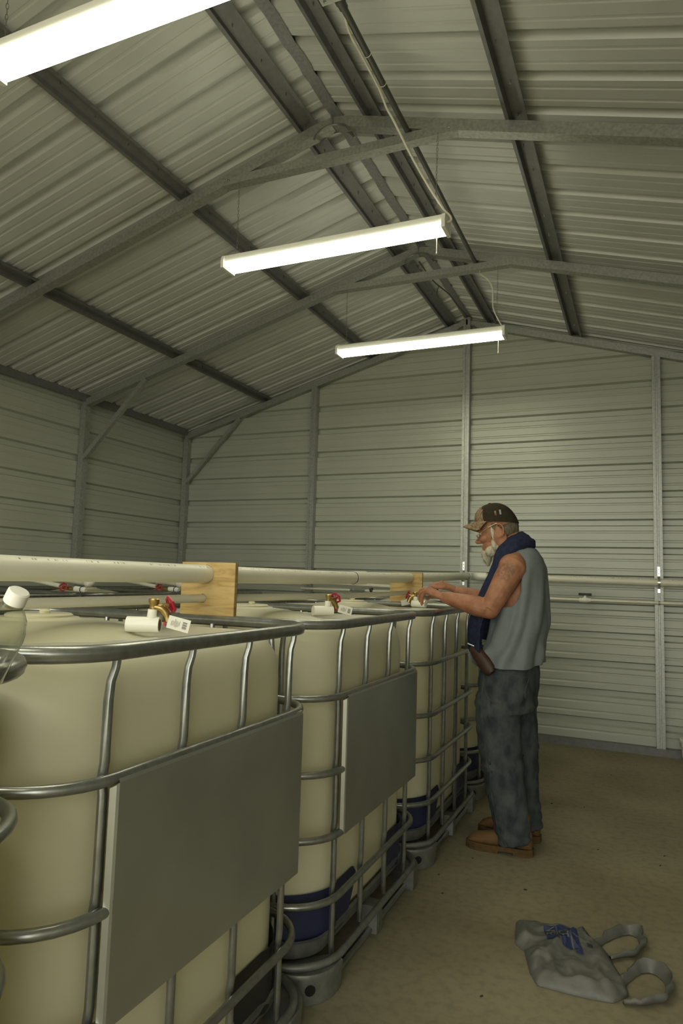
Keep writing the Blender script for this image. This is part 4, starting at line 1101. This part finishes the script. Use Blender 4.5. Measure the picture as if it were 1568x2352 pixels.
# ---- boots
def boot(x0, y, ang, nm='boot'):
    root = None
    R = Matrix.Rotation(ang, 3, 'Z')
    def T(p): return Vector((x0, y, 0)) + R @ Vector(p) - MO
    # stations from heel (x=0) to toe (x=-.30): half width, top height
    ST = [(.004, .022, .10), (-.01, .034, .125), (-.04, .039, .135), (-.08, .039, .135), (-.115, .040, .122), (-.15, .043, .102), (-.19, .047, .086), (-.23, .048, .078), (-.265, .044, .071), (-.290, .033, .058), (-.303, .016, .042)]
    mb = MB(); rings = []
    for x, wd, h in ST:
        ring = []
        for k in range(16):
            q = 2*PI*k/16; c, s = math.cos(q), math.sin(q)
            zz = .024+(h-.024)*(.5+.5*s); ww = wd*(abs(c)**.75)*math.copysign(1, c)*(1 if s < 0 else (1-.22*s))
            ring.append(T((x, ww, zz)))
        rings.append(ring)
    mb.loft(rings); 
    mb2 = MB(); mb2.tube([T((-.045, 0, .10)), T((-.050, 0, .16)), T((-.052, 0, .185))], [.044, .045, .047], 16); mb.add(mb2.v, mb2.f)
    u = mb.build('boot', 'boot', man, 60)
    mb = MB(); outl = [(x, wd+.005) for x, wd, h in ST]; outl = [(.010, .02)]+outl[1:-1]+[(-.312, .014)]
    ring = [(x, -w_) for x, w_ in outl]+[(x, w_) for x, w_ in reversed(outl)]
    mb.loft([[T((x*k, yy*k, z)) for x, yy in ring] for z, k in ((.012, .985), (.03, 1.0), (.034, .985))])
    hl = [(x, w_) for x, w_ in outl if x > -.095]; ring = [(x, -w_) for x, w_ in hl]+[(x, w_) for x, w_ in reversed(hl)]
    mb.loft([[T((x, yy, z)) for x, yy in ring] for z in (.0, .014)])
    ft = [(x, w_) for x, w_ in outl if x < -.13]; ring = [(x, -w_) for x, w_ in ft]+[(x, w_) for x, w_ in reversed(ft)]
    mb.loft([[T((x, yy, z)) for x, yy in ring] for z in (.0, .014)])
    mb.build('boot_sole', 'sole', u, 40)
boot(-.505, 3.500, .03); boot(-.497, 3.700, -.08)
# ---- cap
mb = MB(); rings = []; nu = 40
for j in range(17):
    t = j/16; k = max(math.cos(t*PI/2)**.85, .03); ring = []
    for i in range(nu):
        q = 2*PI*i/nu; zb = .052-.029*math.cos(q); z = zb+(.160-zb)*math.sin(t*PI/2)
        ring.append(hp(.004-.014*t+.110*k*math.cos(q), .088*k*math.sin(q), z))
    rings.append(ring)
dome = MB().loft(rings, cap=False)
front = MB(); rear = MB()
fb = []; ff = []
for f_ in dome.f:
    c = sum((dome.v[i] for i in f_), Vector())/len(f_); lc = HT.transposed() @ (c-HC)
    (ff if lc.x < -.046 else fb).append(f_)
front.v = list(dome.v); front.f = ff; rear.v = list(dome.v); rear.f = fb
def tidy(mb, name, m, parent, th=.003):
    me = mb.mesh(name, 0); bm = bmesh.new(); bm.from_mesh(me); bmesh.ops.delete(bm, geom=[v for v in bm.verts if not v.link_faces], context='VERTS')
    bmesh.ops.recalc_face_normals(bm, faces=bm.faces); bm.to_mesh(me); bm.free()
    for v in me.vertices: v.co -= MO
    me.shade_smooth(); return link(name, me, m, parent)
cap = tidy(rear, 'cap', 'capdark', man)
tidy(front, 'cap_front', 'camo', cap)
mb = MB(); rows = []; n = 18
for i in range(n+1):
    a = -1.25+2.5*i/n; xb = -.104*math.cos(a)+.004; yb = .088*math.sin(a)
    row = []
    for j in range(7):
        t = j/6; L = .086*math.cos(a*.62)**.8
        row.append((xb-L*t*.86, yb*(1-.10*t*t), .052-.029*(-math.cos(a))+.003-.006*t*t-.036*(yb/.088)**2*t))
    rows.append(row)
top = [[hp(*p) for p in r] for r in rows]; bot = [[hp(p[0], p[1], p[2]-.004) for p in r] for r in rows]
q = 7
def grid_faces(n, q, o=0): return [(o+i*q+j, o+(i+1)*q+j, o+(i+1)*q+j+1, o+i*q+j+1) for i in range(n) for j in range(q-1)]
mb.add([p for r in top for p in r], grid_faces(n, q)); mb.build('cap_brim', 'camo', cap, 60, MO)
mb = MB(); mb.add([p for r in bot for p in r], grid_faces(n, q)); ne = [(i, 6) for i in range(n+1)]
vs = [top[i][6] for i in range(n+1)]+[bot[i][6] for i in range(n+1)]; mb.add(vs, [(i, i+1, n+1+i+1, n+1+i) for i in range(n)]); mb.build('brim_underside', 'capdark', cap, 60, MO)
mb = MB(); hell(mb, (-.010, 0, .160), (.009, .009, .005)); mb.build('cap_button', 'capdark', cap, 60, MO)
# two short pale tabs of the strap on the side of the cap
for dx, m_ in ((.022, 'camo'), (.046, 'strap')):
    mb = MB(); vs = []
    for j in range(5):
        z = .080+.026*j/4; zb = .052; t = math.asin((z-zb)/(.160-zb))/(PI/2); k = math.cos(t*PI/2)**.85
        for e in (-.0042, .0042):
            xx = dx+e-.004+.014*t; yy = -.088*k*math.sqrt(max(0, 1-(xx/(.110*k))**2))-.0015; vs.append(hp(dx+e, yy, z))
    mb.add(vs, [(2*i, 2*i+1, 2*i+3, 2*i+2) for i in range(4)])
    mb.build('cap_tab', m_, cap, 0, MO)
# ---- hair below the cap, beard, moustache
HB = MB()
hell(HB, (.045, 0, .0), (.062, .078, .05)); hell(HB, (.070, 0, .015), (.04, .06, .035))
for s in (-1, 1): hell(HB, (-.006, s*.068, .026), (.016, .008, .024))
hme = remesh(HB, .005, 2)
for v in hme.vertices:
    p = v.co.copy(); v.co = p+v.normal*.003*fbm((p.x*60, p.y*60, p.z*18), 1, 2)-MO
link('hair', hme, 'greyhair', man)
BD = MB()
for s in (-1, 1):
    hell(BD, (-.012, s*.068, -.015), (.017, .011, .050)); hell(BD, (-.018, s*.060, -.062), (.024, .017, .034)); hell(BD, (-.050, s*.040, -.088), (.032, .024, .030))
    hell(BD, (-.092, s*.018, -.045), (.014, .018, .008), .3)
hell(BD, (-.082, 0, -.090), (.032, .036, .032)); hell(BD, (-.088, 0, -.115), (.025, .028, .034)); hell(BD, (-.092, 0, -.135), (.014, .016, .022))
dme = remesh(BD, .0045, 4)
src = []
for v in dme.vertices:
    p = v.co.copy(); q_ = p+v.normal*.0045*fbm((p.x*55, p.y*55, p.z*16), 1, 2); src.append((q_, v.normal.copy())); v.co = q_-MO
beard = link('beard', dme, 'skinhair', man)
mb = MB(); random.seed(5); down = HT @ Vector((.15, 0, -1))
for q_, n_ in random.sample(src, min(1500, len(src))):
    L = random.uniform(.010, .022); d1 = (down*.9+n_*.45+Vector((random.uniform(-.2, .2), random.uniform(-.2, .2), 0))).normalized()
    sd = d1.cross(n_).normalized()*.0008 if d1.cross(n_).length > .01 else Vector((0, .0008, 0))
    mb.add([q_-sd-MO, q_+sd-MO, q_+d1*L*.6+sd*.6-MO, q_+d1*L*.6-sd*.6-MO, q_+d1*L-n_*.003-MO], [(0, 1, 2, 3), (3, 2, 4)])
st = mb.build('beard_hair', 'skinhair', beard, 0); st['kind'] = 'stuff'
# ---- glasses low on the nose
gl = MB(); hinge = {}
for s in (-1, 1):
    c = Vector((-.110, s*.031, -.004)); P = [hp(c.x+.004*abs(math.cos(q)), c.y+.022*math.cos(q), c.z+.014*math.sin(q)) for q in [2*PI*k/18 for k in range(18)]]
    gl.tube(P, .0013, 6, closed=True)
    gl.tube([hp(-.107, s*.053, .001), hp(-.100, s*.070, .003), hp(-.03, s*.083, .030), hp(.014, s*.086, .040), hp(.030, s*.085, .028)], .0021, 6)
gl.tube([hp(-.112, -.010, .001), hp(-.1165, 0, .005), hp(-.112, .010, .001)], .0013, 6)
glasses = gl.build('glasses', 'gold', man, 60, MO)
for s in (-1, 1):
    lm = MB(); c = (-.110, s*.031, -.004); lm.add([hp(c[0]+.003*abs(math.cos(q)), c[1]+.021*math.cos(q), c[2]+.013*math.sin(q)) for q in [2*PI*k/18 for k in range(18)]]+[hp(c[0]-.002, c[1], c[2])], [(k, (k+1) % 18, 18) for k in range(18)])
    lm.build('lens', 'clear', glasses, 60, MO)
# ---- leather pouch tucked into the waistband and a bunched shirt front
mb = MB(); a, b = Vector((-.790, 3.452, .975)), Vector((-.682, 3.405, .855)); rings = []
for t in (0, .03, .25, .6, .9, 1):
    p = a.lerp(b, t); k = .026+.010*math.sin(t*PI*.8) if 0 < t < 1 else .018
    n_ = (b-a).normalized(); u_ = Vector((n_.z, 0, -n_.x)).normalized(); v_ = n_.cross(u_)
    rings.append([p+u_*k*math.cos(q)+v_*k*.55*math.sin(q) for q in [2*PI*i/14 for i in range(14)]])
mb.loft(rings); pouch = mb.build('belt_pouch', 'leather', man, 50, MO)
mb = MB(); mb.tube([a+Vector((-.02, -.012, .012)), a+Vector((.012, -.018, .002)), a+Vector((.03, -.014, -.004))], .004, 8); mb.build('pouch_clip', 'bracket', pouch, 50, MO)
mb = MB(); rings = []
for z, x, a_, b_ in ((.975, -.775, .02, .05), (.95, -.79, .035, .07), (.92, -.795, .036, .075), (.885, -.785, .026, .06), (.865, -.775, .010, .03)):
    rings.append([Vector((x+a_*math.cos(q)*(1+.15*math.sin(5*q)), 3.56+b_*math.sin(q)*(1+.12*math.sin(7*q)), z)) for q in [2*PI*i/24 for i in range(24)]])
mb.loft(rings); mb.build('shirt_front', 'shirt', man, 70, MO)

# ---- navy towel round the neck
PT = smooth_path([(-.780, 3.475, .955), (-.778, 3.46, 1.06), (-.752, 3.462, 1.18), (-.720, 3.475, 1.27), (-.672, 3.487, 1.37), (-.632, 3.500, 1.44), (-.585, 3.530, 1.488), (-.548, 3.60, 1.505),
                  (-.585, 3.670, 1.488), (-.635, 3.70, 1.44), (-.685, 3.712, 1.36), (-.730, 3.72, 1.25), (-.765, 3.72, 1.1), (-.78, 3.715, .99)], 9)
mb = MB(); rings = []; n = len(PT); axis_c = Vector((-.575, CY, 0))
for i, p in enumerate(PT):
    t = (PT[min(i+1, n-1)]-PT[max(i-1, 0)]).normalized()
    outv = Vector((p.x+.575, p.y-CY, 0)); zf = max(0, min(1, (1.44-p.z)/.12))
    nrm = (Vector((-1, (-.75 if p.y < CY else .75), 0))*zf + (outv.normalized()*.7+Vector((.35, 0, .75)))*(1-zf)).normalized()
    nrm = (nrm-t*nrm.dot(t)).normalized(); bn = t.cross(nrm)
    wd = .044+.012*(1-zf); th = .022+.016*(1-zf)
    if p.z < 1.2: wd = .060; th = .026
    ring = []
    for k in range(30):
        q = 2*PI*k/30; r_ = 1+.10*math.sin(4*q+i*.05)+.05*math.sin(9*q+i*.13)+.08*noise.noise(Vector((math.cos(q)*2, math.sin(q)*2, i*.16)))
        ring.append(p+bn*wd*math.cos(q)*r_+nrm*th*math.sin(q)*r_)
    rings.append(ring)
mb.loft(rings)
troot = empty('towel', (-.62, CY, 1.4), 'dark blue towel draped around the neck of the bearded man', 'towel')
mb.build('cloth', 'towel', troot, 70, troot.location)
mb = MB()
for i in range(2, 9):
    p = Vector((-.832+.012*i, 3.44, .952+.002*(i % 2))); mb.tube([p, p+Vector((.002*(i % 3-1), 0, -.012))], .0012, 5)
mb.build('fringe', 'strap', troot, 0, troot.location)
